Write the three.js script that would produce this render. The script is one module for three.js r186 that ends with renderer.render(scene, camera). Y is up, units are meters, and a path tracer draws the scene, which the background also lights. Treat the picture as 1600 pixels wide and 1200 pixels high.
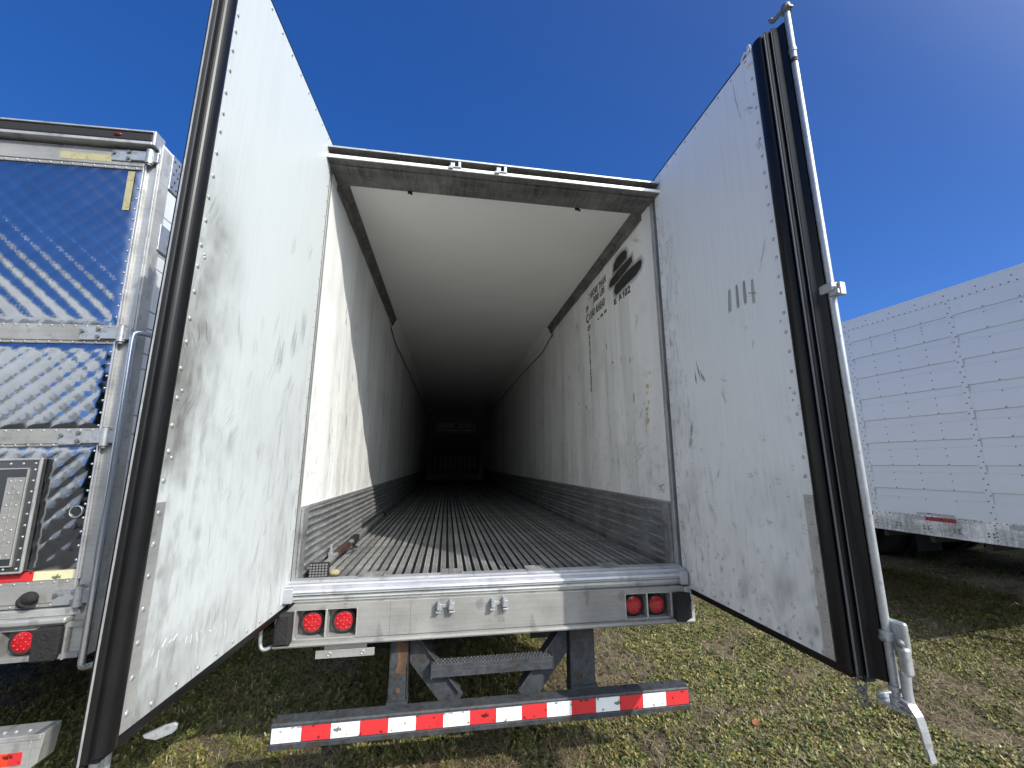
import * as THREE from 'three';
import { mergeGeometries } from 'three/addons/utils/BufferGeometryUtils.js';
import { RoundedBoxGeometry } from 'three/addons/geometries/RoundedBoxGeometry.js';

// ------------------------------------------------------------ camera, sky, sun, exposure
const scene = new THREE.Scene();
const camera = new THREE.PerspectiveCamera(86.92, 1024 / 768, 0.05, 5000);
camera.position.set(-0.3448, 1.9276, 2.7281);
{
  const yaw = 0.1556, pitch = 0.1933;
  camera.lookAt(camera.position.x + Math.sin(yaw) * Math.cos(pitch), camera.position.y + Math.sin(pitch), camera.position.z - Math.cos(yaw) * Math.cos(pitch));
}
const renderer = new THREE.WebGLRenderer({ antialias: true });
renderer.setSize(1024, 768);
renderer.toneMapping = THREE.LinearToneMapping;
renderer.toneMappingExposure = 2.05;
renderer.shadowMap.enabled = true;

const SUN = new THREE.Vector3(0.78, 0.91, 1).normalize();
const sun = new THREE.DirectionalLight(new THREE.Color(1, 0.955, 0.88), 2.25);
sun.position.copy(SUN).multiplyScalar(40);
sun.castShadow = true;
sun.shadow.mapSize.set(4096, 4096);
Object.assign(sun.shadow.camera, { left: -14, right: 14, top: 14, bottom: -14, near: 1, far: 90 });
scene.add(sun);

// ------------------------------------------------------------ random numbers and noise
let seed = 7;
const rnd = () => { seed = (seed + 0x6d2b79f5) | 0; let t = Math.imul(seed ^ (seed >>> 15), 1 | seed); t = (t + Math.imul(t ^ (t >>> 7), 61 | t)) ^ t; return ((t ^ (t >>> 14)) >>> 0) / 4294967296; };
const rr = (a, b) => a + (b - a) * rnd();
const clamp = (x, a = 0, b = 1) => Math.min(b, Math.max(a, x));
const smooth = (a, b, x) => { const t = clamp((x - a) / (b - a)); return t * t * (3 - 2 * t); };
const mix = (a, b, t) => a + (b - a) * t;
function h2(x, y, s) { let n = Math.imul(x, 374761393) + Math.imul(y, 668265263) + Math.imul(s, 2147483647 ^ 0x5bd1e995); n = Math.imul(n ^ (n >>> 13), 1274126177); return ((n ^ (n >>> 16)) >>> 0) / 4294967296; }
function vn(x, y, px = 0, py = 0, s = 1) {          // value noise, periodic when px, py > 0
  const xi = Math.floor(x), yi = Math.floor(y), fx = x - xi, fy = y - yi;
  const w = (a, p) => (p ? ((a % p) + p) % p : a);
  const ux = fx * fx * (3 - 2 * fx), uy = fy * fy * (3 - 2 * fy);
  const a = h2(w(xi, px), w(yi, py), s), b = h2(w(xi + 1, px), w(yi, py), s), c = h2(w(xi, px), w(yi + 1, py), s), d = h2(w(xi + 1, px), w(yi + 1, py), s);
  return a + (b - a) * ux + (c - a) * uy + (a - b - c + d) * ux * uy;
}
function fbm(x, y, o = 4, px = 0, py = 0, s = 1) { let r = 0, a = 0.5, t = 0; for (let i = 0; i < o; i++) { r += a * vn(x, y, px, py, s + i); t += a; x *= 2; y *= 2; px *= 2; py *= 2; a *= 0.5; } return r / t; }

// ------------------------------------------------------------ sky
{
  const W = 1024, H = 512, d = new Float32Array(W * H * 4), v = new THREE.Vector3();
  for (let j = 0; j < H; j++) for (let i = 0; i < W; i++) {
    const ph = ((i + 0.5) / W - 0.5) * 2 * Math.PI, th = ((j + 0.5) / H - 0.5) * Math.PI;
    v.set(Math.cos(th) * Math.cos(ph), Math.sin(th), Math.cos(th) * Math.sin(ph));
    const e = Math.max(0, Math.asin(v.y)) / (Math.PI / 2), g = Math.acos(clamp(v.dot(SUN), -1, 1)) * 57.3;
    const k = Math.pow(1 - e, 3.2), hz = Math.pow(1 - e, 14);
    let r = mix(0.0045, 0.035, k), gg = mix(0.036, 0.143, k), b = mix(0.160, 0.462, k);
    r = mix(r, 0.15, hz); gg = mix(gg, 0.26, hz); b = mix(b, 0.49, hz);
    const glow = 1.6 * Math.exp(-g / 11) + 0.5 * Math.exp(-g / 19);
    const wide = Math.pow(smooth(70, 8, g), 1.5) * 3.6;
    r += glow * 1.0 + wide * 0.40; gg += glow * 1.02 + wide * 0.43; b += glow * 1.0 + wide * 0.42;
    const az = Math.atan2(v.x, -v.z);
    const wisp = smooth(0.52, 0.8, fbm(az * 5 + e * 9, e * 46 - az * 3, 5, 0, 0, 31)) * smooth(0.0, 0.1, e) * smooth(0.22, 0.08, e) * 0.07;
    r += wisp; gg += wisp; b += wisp * 0.9;
    if (v.y < 0) { const t = smooth(0, -0.06, v.y); r = mix(r, 0.11, t); gg = mix(gg, 0.10, t); b = mix(b, 0.07, t); }
    d.set([r, gg, b, 1], (j * W + i) * 4);
  }
  const t = new THREE.DataTexture(d, W, H, THREE.RGBAFormat, THREE.FloatType);
  t.mapping = THREE.EquirectangularReflectionMapping; t.magFilter = t.minFilter = THREE.LinearFilter; t.needsUpdate = true;
  scene.background = t; scene.environment = t;
}

// ------------------------------------------------------------ geometry helpers
function clean(g) {
  if (g.index) g = g.toNonIndexed();
  for (const k of Object.keys(g.attributes)) if (!['position', 'normal', 'uv', 'color'].includes(k)) g.deleteAttribute(k);
  if (!g.attributes.normal) g.computeVertexNormals();
  if (!g.attributes.uv) g.setAttribute('uv', new THREE.BufferAttribute(new Float32Array(g.attributes.position.count * 2), 2));
  g.clearGroups?.();
  return g;
}
function uvm(g) {                                    // uv in metres by the dominant axis of each face
  const p = g.attributes.position, n = g.attributes.normal, u = new Float32Array(p.count * 2);
  for (let i = 0; i < p.count; i += 3) {
    let nx = 0, ny = 0, nz = 0;
    for (let k = 0; k < 3; k++) { nx += n.getX(i + k); ny += n.getY(i + k); nz += n.getZ(i + k); }
    nx = Math.abs(nx); ny = Math.abs(ny); nz = Math.abs(nz);
    for (let k = 0; k < 3; k++) {
      const x = p.getX(i + k), y = p.getY(i + k), z = p.getZ(i + k);
      const [a, b] = nx > ny && nx > nz ? [z, y] : ny > nz ? [x, z] : [x, y];
      u[(i + k) * 2] = a; u[(i + k) * 2 + 1] = b;
    }
  }
  g.setAttribute('uv', new THREE.BufferAttribute(u, 2));
  return g;
}
// box by its extents; r rounds the edges
function X(x0, x1, y0, y1, z0, z1, r = 0) {
  const w = Math.abs(x1 - x0), h = Math.abs(y1 - y0), d = Math.abs(z1 - z0);
  const g = r ? new RoundedBoxGeometry(w, h, d, 1, Math.min(r, w / 2.1, h / 2.1, d / 2.1)) : new THREE.BoxGeometry(w, h, d);
  return clean(g.translate((x0 + x1) / 2, (y0 + y1) / 2, (z0 + z1) / 2));
}
const V = (x, y, z) => new THREE.Vector3(x, y, z);
function tube(pts, r, seg = 40, rad = 10, tension = 0.5) {
  const c = new THREE.CatmullRomCurve3(pts.map((p) => V(...p)), false, 'catmullrom', tension);
  const caps = [pts[0], pts[pts.length - 1]].map((p) => clean(new THREE.SphereGeometry(r, rad, 6).translate(...p)));
  return clean(mergeGeometries([clean(new THREE.TubeGeometry(c, seg, r, rad)), ...caps]));
}
function rod(a, b, r, rad = 12, r2 = r) {
  const A = V(...a), Bv = V(...b), L = A.distanceTo(Bv);
  const g = new THREE.CylinderGeometry(r2, r, L, rad);
  g.applyQuaternion(new THREE.Quaternion().setFromUnitVectors(V(0, 1, 0), Bv.clone().sub(A).normalize()));
  return clean(g.translate(...A.add(Bv).multiplyScalar(0.5).toArray()));
}
// a polygon of [x, y] extruded from z0 to z1
function prism(pts, z0, z1, bevel = 0, holes = []) {
  const s = new THREE.Shape(pts.map((p) => new THREE.Vector2(...p)));
  for (const h of holes) s.holes.push(h);
  const g = new THREE.ExtrudeGeometry(s, { depth: z1 - z0 - 2 * bevel, bevelEnabled: bevel > 0, bevelThickness: bevel, bevelSize: bevel, bevelOffset: -bevel, bevelSegments: 1, curveSegments: 6 });
  return clean(g.translate(0, 0, z0 + bevel));
}
function rrectPath(x0, x1, y0, y1, r) {
  const p = new THREE.Path();
  p.moveTo(x0 + r, y0); p.lineTo(x1 - r, y0); p.absarc(x1 - r, y0 + r, r, -Math.PI / 2, 0); p.lineTo(x1, y1 - r); p.absarc(x1 - r, y1 - r, r, 0, Math.PI / 2);
  p.lineTo(x0 + r, y1); p.absarc(x0 + r, y1 - r, r, Math.PI / 2, Math.PI); p.lineTo(x0, y0 + r); p.absarc(x0 + r, y0 + r, r, Math.PI, 1.5 * Math.PI);
  return p;
}
// plan outline [z, y] carried along x (or [z, x] along y) by turning a prism
const alongX = (pts, x0, x1, bevel = 0) => prism(pts.map(([z, y]) => [-z, y]), x0, x1, bevel).rotateY(Math.PI / 2);   // local x=-z -> after turn z ; local z -> x
const alongY = (pts, y0, y1, bevel = 0) => prism(pts.map(([x, z]) => [x, -z]), y0, y1, bevel).rotateX(-Math.PI / 2);   // pts are [x, z]
const RIV = (() => { const c = {}; return (r, h, n) => { const k = [r, h].join(); c[k] ??= clean(new THREE.SphereGeometry(r, 7, 3, 0, Math.PI * 2, 0, Math.PI / 2).scale(1, h / r, 1)); return c[k].clone().applyQuaternion(new THREE.Quaternion().setFromUnitVectors(V(0, 1, 0), n)); }; })();
const rivet = (x, y, z, n, r = 0.008, h = 0.005) => RIV(r, h, n).translate(x, y, z);

// ------------------------------------------------------------ objects
const used = {};
function numbered(n) { if (!(n in used)) { used[n] = 0; return n; } return n + '_' + String(++used[n]).padStart(3, '0'); }
function part(name, geos, mat, parent, { uv = true, kind, label, smoothNormals } = {}) {
  let g = Array.isArray(geos) ? (geos.length > 1 ? mergeGeometries(geos.map(clean)) : clean(geos[0])) : clean(geos);
  if (uv) g = uvm(g);
  const m = new THREE.Mesh(g, mat);
  m.name = name; m.castShadow = m.receiveShadow = true;
  if (kind) m.userData.kind = kind;
  if (label) m.userData.label = label;
  parent.add(m);
  return m;
}
function thing(name, label, category, pos = [0, 0, 0], group) {
  const o = new THREE.Group(); o.name = numbered(name); o.position.set(...pos); scene.add(o);
  o.userData = { label, category }; if (group) o.userData.group = group;
  return o;
}

// ------------------------------------------------------------ textures
const toS = (x) => { x = clamp(x); return 255 * (x <= 0.0031308 ? x * 12.92 : 1.055 * Math.pow(x, 1 / 2.4) - 0.055); };
function tex(w, h, f, { srgb = true, rx = 1, ry = 1 } = {}) {
  const d = new Uint8Array(w * h * 4);
  for (let j = 0; j < h; j++) for (let i = 0; i < w; i++) {
    const c = f(i / w, j / h), o = (j * w + i) * 4;
    if (typeof c === 'number') d[o] = d[o + 1] = d[o + 2] = srgb ? toS(c) : clamp(c) * 255; else for (let k = 0; k < 3; k++) d[o + k] = srgb ? toS(c[k]) : clamp(c[k]) * 255;
    d[o + 3] = 255;
  }
  const t = new THREE.DataTexture(d, w, h, THREE.RGBAFormat);
  t.wrapS = t.wrapT = THREE.RepeatWrapping; t.magFilter = t.minFilter = THREE.LinearFilter; if (srgb) t.colorSpace = THREE.SRGBColorSpace;
  t.repeat.set(1 / rx, 1 / ry); t.needsUpdate = true;
  return t;
}
const copyTex = (t, rx, ry) => { const c = t.clone(); c.repeat.set(1 / rx, 1 / ry); c.needsUpdate = true; return c; };
// worn metal: blotches, fine scratches along x; the map multiplies the colour
const metalMap = tex(512, 512, (u, v) => {
  const a = fbm(u * 6, v * 6, 5, 6, 6, 3), s = fbm(u * 5, v * 130, 2, 5, 130, 9), f = fbm(u * 60, v * 60, 2, 60, 60, 5);
  const st = smooth(0.62, 0.8, fbm(u * 14, v * 9, 4, 14, 9, 14)) * 0.22;
  return 0.62 + 0.34 * a + 0.14 * (s - 0.5) + 0.08 * (f - 0.5) - st;
}, { rx: 0.9, ry: 0.9 });
const metalRough = tex(512, 512, (u, v) => 0.5 + 0.5 * fbm(u * 8, v * 8, 5, 8, 8, 23), { srgb: false, rx: 0.7, ry: 0.7 });
const grimeMap = tex(512, 512, (u, v) => {
  const a = fbm(u * 5, v * 5, 5, 5, 5, 41), s = fbm(u * 90, v * 4, 2, 90, 4, 43), f = fbm(u * 70, v * 70, 2, 70, 70, 45);
  return clamp(0.30 + 0.75 * a + 0.4 * (s - 0.5) + 0.35 * (f - 0.5), 0.08, 1);
}, { rx: 0.6, ry: 0.6 });
const paintWear = tex(512, 512, (u, v) => {
  const a = fbm(u * 7, v * 7, 5, 7, 7, 61), f = fbm(u * 40, v * 40, 3, 40, 40, 63), r = smooth(0.66, 0.72, fbm(u * 10, v * 10, 5, 10, 10, 66));
  const g = 0.55 + 0.6 * (a - 0.5) + 0.5 * (f - 0.5);
  return [mix(g, 0.62, r * 0.8), mix(g * 1.02, 0.36, r * 0.8), mix(g * 1.06, 0.22, r * 0.8)];
}, { rx: 0.7, ry: 0.7 });
const fineBump = tex(256, 256, (u, v) => fbm(u * 24, v * 24, 4, 24, 24, 71), { srgb: false, rx: 0.3, ry: 0.3 });

const std = (c, o = {}) => new THREE.MeshStandardMaterial({ color: new THREE.Color().setRGB(...(typeof c === 'number' ? [c, c, c] : c)), roughness: 0.6, ...o });
const M = {
  alu: std([0.60, 0.60, 0.58], { metalness: 0.55, roughness: 0.62, map: metalMap, roughnessMap: metalRough }),
  beam: std([0.375, 0.37, 0.355], { metalness: 0.35, roughness: 0.75, map: metalMap, roughnessMap: metalRough }),
  sill: std([0.60, 0.61, 0.65], { metalness: 0.5, roughness: 0.6, map: metalMap, roughnessMap: metalRough }),
  header: std([0.26, 0.255, 0.24], { metalness: 0.4, roughness: 0.6, map: copyTex(grimeMap, 1.3, 0.5) }),
  headerLip: std([0.86, 0.85, 0.82], { metalness: 0.2, roughness: 0.5 }),
  floor: [0, 1, 2].map((i) => std([0.25 + i * 0.05, 0.25 + i * 0.05, 0.245 + i * 0.048], { metalness: 0.3, roughness: 0.75, map: copyTex(grimeMap, 0.4, 0.9) })),
  floorBase: std([0.055, 0.052, 0.048], { metalness: 0.1, roughness: 0.9 }),
  scuff: std([0.36, 0.37, 0.37], { metalness: 0.35, roughness: 0.55, map: copyTex(grimeMap, 1.1, 0.5) }),
  scuffRidge: std([0.60, 0.61, 0.61], { metalness: 0.55, roughness: 0.5, map: copyTex(grimeMap, 1.4, 0.4) }),
  galv: std([0.52, 0.545, 0.56], { metalness: 0.55, roughness: 0.5, map: copyTex(metalMap, 0.25, 0.25), roughnessMap: metalRough }),
  chrome: std([0.55, 0.58, 0.62], { metalness: 0.9, roughness: 0.22 }),
  rubber: new THREE.MeshPhysicalMaterial({ color: new THREE.Color().setRGB(0.009, 0.009, 0.0095), roughness: 0.36, specularIntensity: 0.6, map: tex(256, 256, (u, v) => 0.55 + 0.45 * fbm(u * 4, v * 10, 4, 4, 10, 81), { rx: 0.5, ry: 0.7 }) }),
  rubberMatt: std([0.013, 0.013, 0.013], { roughness: 0.85, bumpMap: fineBump, bumpScale: 0.004 }),
  black: std([0.012, 0.012, 0.012], { roughness: 0.7 }),
  underside: std([0.03, 0.029, 0.028], { roughness: 0.9 }),
  bumper: std([0.085, 0.092, 0.10], { metalness: 0.25, roughness: 0.62, map: paintWear, bumpMap: fineBump, bumpScale: 0.0008 }),
  rust: std([0.15, 0.085, 0.05], { roughness: 0.95, map: copyTex(grimeMap, 0.25, 0.3), bumpMap: fineBump, bumpScale: 0.0015 }),
  white: std([0.74, 0.76, 0.77], { roughness: 0.45, map: tex(512, 512, (u, v) => 0.86 + 0.14 * fbm(u * 5, v * 5, 5, 5, 5, 91) - 0.1 * smooth(0.6, 0.9, fbm(u * 60, v * 4, 3, 60, 4, 93)), { rx: 2.1, ry: 1.7 }) }),
  seam: std([0.30, 0.31, 0.32], { roughness: 0.8 }),
  red: std([0.56, 0.03, 0.03], { roughness: 0.4 }),
  tapeWhite: std([0.78, 0.80, 0.78], { roughness: 0.4 }),
  lensDark: std([0.09, 0.008, 0.008], { roughness: 0.25 }),
  steelMirror: std([0.54, 0.56, 0.58], { metalness: 1, roughness: 0.09, map: tex(256, 256, (u, v) => 0.8 + 0.2 * fbm(u * 8, v * 8, 4, 8, 8, 101), { rx: 0.8, ry: 0.8 }) }),
  masking: std([0.42, 0.38, 0.22], { roughness: 0.8, map: copyTex(metalMap, 0.2, 0.2) }),
};
const redMat = new THREE.MeshPhysicalMaterial({ color: new THREE.Color().setRGB(0.42, 0.006, 0.012), roughness: 0.3, clearcoat: 0.5 });

M.plate = std([0.50, 0.50, 0.49], { metalness: 0.15, roughness: 0.6, map: metalMap });
M.sealSheen = std([0.10, 0.10, 0.105], { roughness: 0.3 });
M.dullSteel = std([0.22, 0.22, 0.215], { metalness: 0.5, roughness: 0.55, map: copyTex(metalMap, 0.2, 0.2) });
const speck = tex(512, 256, (u, v) => 1 - 0.75 * smooth(0.70, 0.76, fbm(u * 30, v * 14, 4, 30, 14, 120)) - 0.14 * fbm(u * 6, v * 4, 3, 6, 4, 121), { rx: 0.8, ry: 0.4 });
const tapeR = std([0.60, 0.035, 0.04], { roughness: 0.35, map: speck }), tapeW = std([0.80, 0.81, 0.80], { roughness: 0.35, map: speck });

// -------- painted marks
function canvasTex(w, h, draw) {
  const c = document.createElement('canvas'); c.width = w; c.height = h;
  const x = c.getContext('2d'); draw(x, w, h);
  const t = new THREE.CanvasTexture(c); t.colorSpace = THREE.SRGBColorSpace; t.magFilter = t.minFilter = THREE.LinearFilter;
  t.wrapS = t.wrapT = THREE.ClampToEdgeWrapping;
  return t;
}
function baseNoise(ctx, w, h, f) {
  const im = ctx.createImageData(w, h);
  for (let j = 0; j < h; j++) for (let i = 0; i < w; i++) {
    const c = f(i / w, 1 - j / h), o = (j * w + i) * 4;
    im.data[o] = c[0]; im.data[o + 1] = c[1]; im.data[o + 2] = c[2]; im.data[o + 3] = 255;
  }
  ctx.putImageData(im, 0, 0);
}
// a rub mark: many short thin strokes side by side. x, y, len, wid in pixels
function rub(ctx, x, y, len, ang, wid, alpha, n, curve = 0.2, tone = 40) {
  for (let i = 0; i < n; i++) {
    const o = (rnd() - 0.5) * wid, l = len * rr(0.3, 1), s = (rnd() - 0.5) * len * 0.5, a = ang + (rnd() - 0.5) * 0.25;
    const cx = x - Math.sin(ang) * o + Math.cos(ang) * s, cy = y + Math.cos(ang) * o + Math.sin(ang) * s, k = l * curve * (rnd() - 0.3);
    ctx.strokeStyle = `rgba(${tone},${tone},${tone - 4},${alpha * rr(0.3, 1)})`; ctx.lineWidth = rr(0.6, 2.6);
    ctx.beginPath(); ctx.moveTo(cx - Math.cos(a) * l / 2, cy - Math.sin(a) * l / 2);
    ctx.quadraticCurveTo(cx - Math.sin(a) * k, cy + Math.cos(a) * k, cx + Math.cos(a) * l / 2, cy + Math.sin(a) * l / 2); ctx.stroke();
  }
}
function blot(ctx, x, y, r, alpha, tone = 50, sx = 1, ang = 0) {
  ctx.save(); ctx.translate(x, y); ctx.rotate(ang); ctx.scale(sx, 1);
  const g = ctx.createRadialGradient(0, 0, 0, 0, 0, r); g.addColorStop(0, `rgba(${tone},${tone},${tone - 5},${alpha})`); g.addColorStop(1, `rgba(${tone},${tone},${tone - 5},0)`);
  ctx.fillStyle = g; ctx.fillRect(-r, -r, 2 * r, 2 * r); ctx.restore();
}

const DY0 = 1.128, DY1 = 4.185;
const doorMap = (side, w) => canvasTex(1024, 2048, (ctx, W, H) => {
  const px = (u, y) => [(u / w) * W, (1 - (y - DY0) / (DY1 - DY0)) * H], S = W / w;
  baseNoise(ctx, W, H, (u, v) => {
    const y = DY0 + v * (DY1 - DY0), um = u * w;
    const cloud = fbm(um * 5, y * 4, 5, 0, 0, 200 + side), fine = fbm(um * 40, y * 14, 4, 0, 0, 210 + side), str = fbm(um * 130, y * 2.2, 3, 0, 0, 220 + side), spk = vn(um * 220, y * 220, 0, 0, 230);
    let dirt;
    if (side < 0) {
      const low = smooth(3.0, 1.2, y), edge = smooth(0.42, 0.02, w - um) * smooth(3.35, 2.5, y), hin = smooth(0.22, 0.0, um) * smooth(3.2, 2.2, y);
      dirt = smooth(0.25, 0.85, cloud) * (0.02 + 0.52 * edge + 0.12 * low) + smooth(0.42, 0.85, fine) * (0.0 + 0.16 * edge + 0.09 * low + 0.10 * hin) + 0.07 * (0.3 + low * 0.6 + 1.6 * hin) * (str - 0.45) + 0.06 * edge;
    } else {
      const low = smooth(2.5, 1.15, y), hin = smooth(0.38, 0.02, um) * smooth(4.2, 3.2, y);
      dirt = smooth(0.3, 0.85, cloud) * (0.02 + 0.14 * hin + 0.10 * low) + smooth(0.44, 0.85, fine) * (0.0 + 0.20 * hin + 0.10 * low) + 0.04 * (str - 0.4) + 0.03 * low;
    }
    dirt = clamp(dirt + (spk - 0.5) * 0.03 + (str - 0.5) * 0.05, 0, 0.85);
    const b = 1 - dirt;
    return side > 0 ? [mix(92, 232, b), mix(90, 235, b), mix(86, 235, b)] : [mix(88, 197, b), mix(86, 202, b), mix(82, 202, b)];  // sunlit left panel coloured darker, shaded right one lighter, evening out the light
  });
  if (side < 0) {
    rub(ctx, ...px(1.07, 2.43), 60, 1.9, 50, 0.30, 26, 0.5); rub(ctx, ...px(1.15, 2.36), 50, 2.2, 70, 0.25, 30, 0.4); rub(ctx, ...px(1.1, 2.9), 70, 1.2, 60, 0.18, 24);
    rub(ctx, ...px(0.45, 2.50), 110, 1.3, 90, 0.30, 40, 0.5); rub(ctx, ...px(0.29, 2.62), 130, 1.4, 60, 0.34, 40); rub(ctx, ...px(0.18, 2.75), 150, 1.5, 60, 0.25, 40);
    rub(ctx, ...px(0.42, 3.15), 90, 1.3, 40, 0.2, 20); rub(ctx, ...px(0.2, 3.25), 90, 1.2, 40, 0.2, 20); rub(ctx, ...px(1.1, 2.15), 60, 1.0, 80, 0.2, 40); rub(ctx, ...px(0.8, 2.1), 70, 0.8, 120, 0.14, 40);
    for (let i = 0; i < 80; i++) { const u = rr(0.02, w), y = mix(DY0, 2.7, Math.pow(rnd(), 1.4)); rub(ctx, ...px(u, y), rr(25, 110), rr(0.9, 2.0), rr(8, 60), 0.16, 12, 0.3); }
    for (let i = 0; i < 40; i++) rub(ctx, ...px(rr(0.05, 0.4), rr(DY0, 2.3)), rr(60, 200), 1.55, rr(8, 50), 0.12, 12, 0.05);
    for (let i = 0; i < 26; i++) { const [a, b] = px(w - Math.pow(rnd(), 2) * 0.4, rr(DY0, 2.9)); blot(ctx, a, b, rr(12, 60), rr(0.05, 0.2), 60, rr(0.4, 1), rnd() * 3); }
    ctx.strokeStyle = 'rgba(255,255,255,.8)';
    for (let i = 0; i < 16; i++) { const [a, b] = px(w - 0.1 - i * 0.028, 1.33 + rr(-0.02, 0.02) - i * 0.005); ctx.lineWidth = rr(1, 4); ctx.beginPath(); ctx.moveTo(a, b); ctx.lineTo(a + rr(-18, 18), b + rr(4, 40)); ctx.stroke(); }
  } else {
    // the comb-shaped tyre rub, the two black nicks and the scuffs round them
    for (let i = 0; i < 4; i++) { const [a, b] = px(0.72 + i * 0.058, 2.86 + (i === 3 ? -0.02 : 0)); for (let k = 0; k < 26; k++) { ctx.strokeStyle = `rgba(70,70,66,${rr(0.06, 0.34)})`; ctx.lineWidth = rr(1, 4); const o = rr(-14, 16); ctx.beginPath(); ctx.moveTo(a + o * 0.7 - (i === 0 ? 8 : 0), b + 46 + rr(-5, 5)); ctx.quadraticCurveTo(a + o, b, a + o * 0.5 + 5, b - 42 + rr(-5, 5)); ctx.stroke(); } }
    rub(ctx, ...px(0.88, 2.83), 70, 0.3, 14, 0.3, 6); 
    for (const [u, y, l, a] of [[0.335, 2.48, 70, 1.5], [0.37, 2.52, 110, 1.2], [0.40, 2.48, 70, 1.1], [0.42, 2.46, 50, 1.0]]) { const [p, q] = px(u, y); ctx.fillStyle = 'rgba(38,38,36,.85)'; ctx.beginPath(); ctx.moveTo(p - Math.cos(a) * l * 0.4, q - Math.sin(a) * l * 0.5); ctx.lineTo(p + 7, q + 8); ctx.lineTo(p + Math.cos(a) * l * 0.5, q + Math.sin(a) * l * 0.5); ctx.lineTo(p - 4, q + 4); ctx.fill(); }
    rub(ctx, ...px(0.24, 2.14), 60, 1.9, 24, 0.5, 26); rub(ctx, ...px(0.22, 2.06), 60, 2.2, 30, 0.5, 26); rub(ctx, ...px(0.59, 2.33), 80, 1.1, 40, 0.25, 14); rub(ctx, ...px(0.6, 2.42), 50, 0.2, 24, 0.2, 10);
    rub(ctx, ...px(1.0, 3.02), 120, 2.1, 10, 0.25, 8); rub(ctx, ...px(0.82, 2.66), 30, 1, 30, 0.3, 8); rub(ctx, ...px(0.86, 2.56), 40, 2.2, 20, 0.25, 8);
    rub(ctx, ...px(0.88, 1.8), 130, 1.3, 90, 0.10, 16, 0.6); rub(ctx, ...px(0.4, 1.83), 130, 1.4, 20, 0.3, 7); rub(ctx, ...px(0.38, 1.65), 70, 1.0, 24, 0.4, 12); rub(ctx, ...px(0.47, 1.86), 60, 2.2, 16, 0.4, 8);
    rub(ctx, ...px(0.95, 3.98), 240, 1.35, 10, 0.4, 6); rub(ctx, ...px(1.03, 3.86), 60, 0.5, 30, 0.35, 12); rub(ctx, ...px(1.06, 3.6), 60, 1.2, 20, 0.35, 10);
    for (let i = 0; i < 70; i++) { const u = rr(0.1, w), y = mix(DY0, 2.2, Math.pow(rnd(), 1.6)); rub(ctx, ...px(u, y), rr(15, 44), rr(-0.4, 1.2), rr(8, 40), 0.20, 9); }
    for (let i = 0; i < 46; i++) rub(ctx, ...px(rr(0, 0.3), rr(1.2, 3.6)), rr(15, 70), rr(-0.3, 2), rr(10, 50), 0.16, 9);
    for (let i = 0; i < 46; i++) { const [a, b] = px(rr(0.2, w), mix(DY0, 1.85, rnd() * rnd())); blot(ctx, a, b, rr(5, 22), rr(0.1, 0.4), 40, rr(0.3, 0.9), rr(0.2, 1.2)); }
    for (let i = 0; i < 22; i++) { const [a, b] = px(rr(0.55, w), rr(DY0, 1.4)); blot(ctx, a, b, rr(40, 110), rr(0.05, 0.14), 60, 0.5, rr(0.5, 1.2)); }
  }
});
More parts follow.
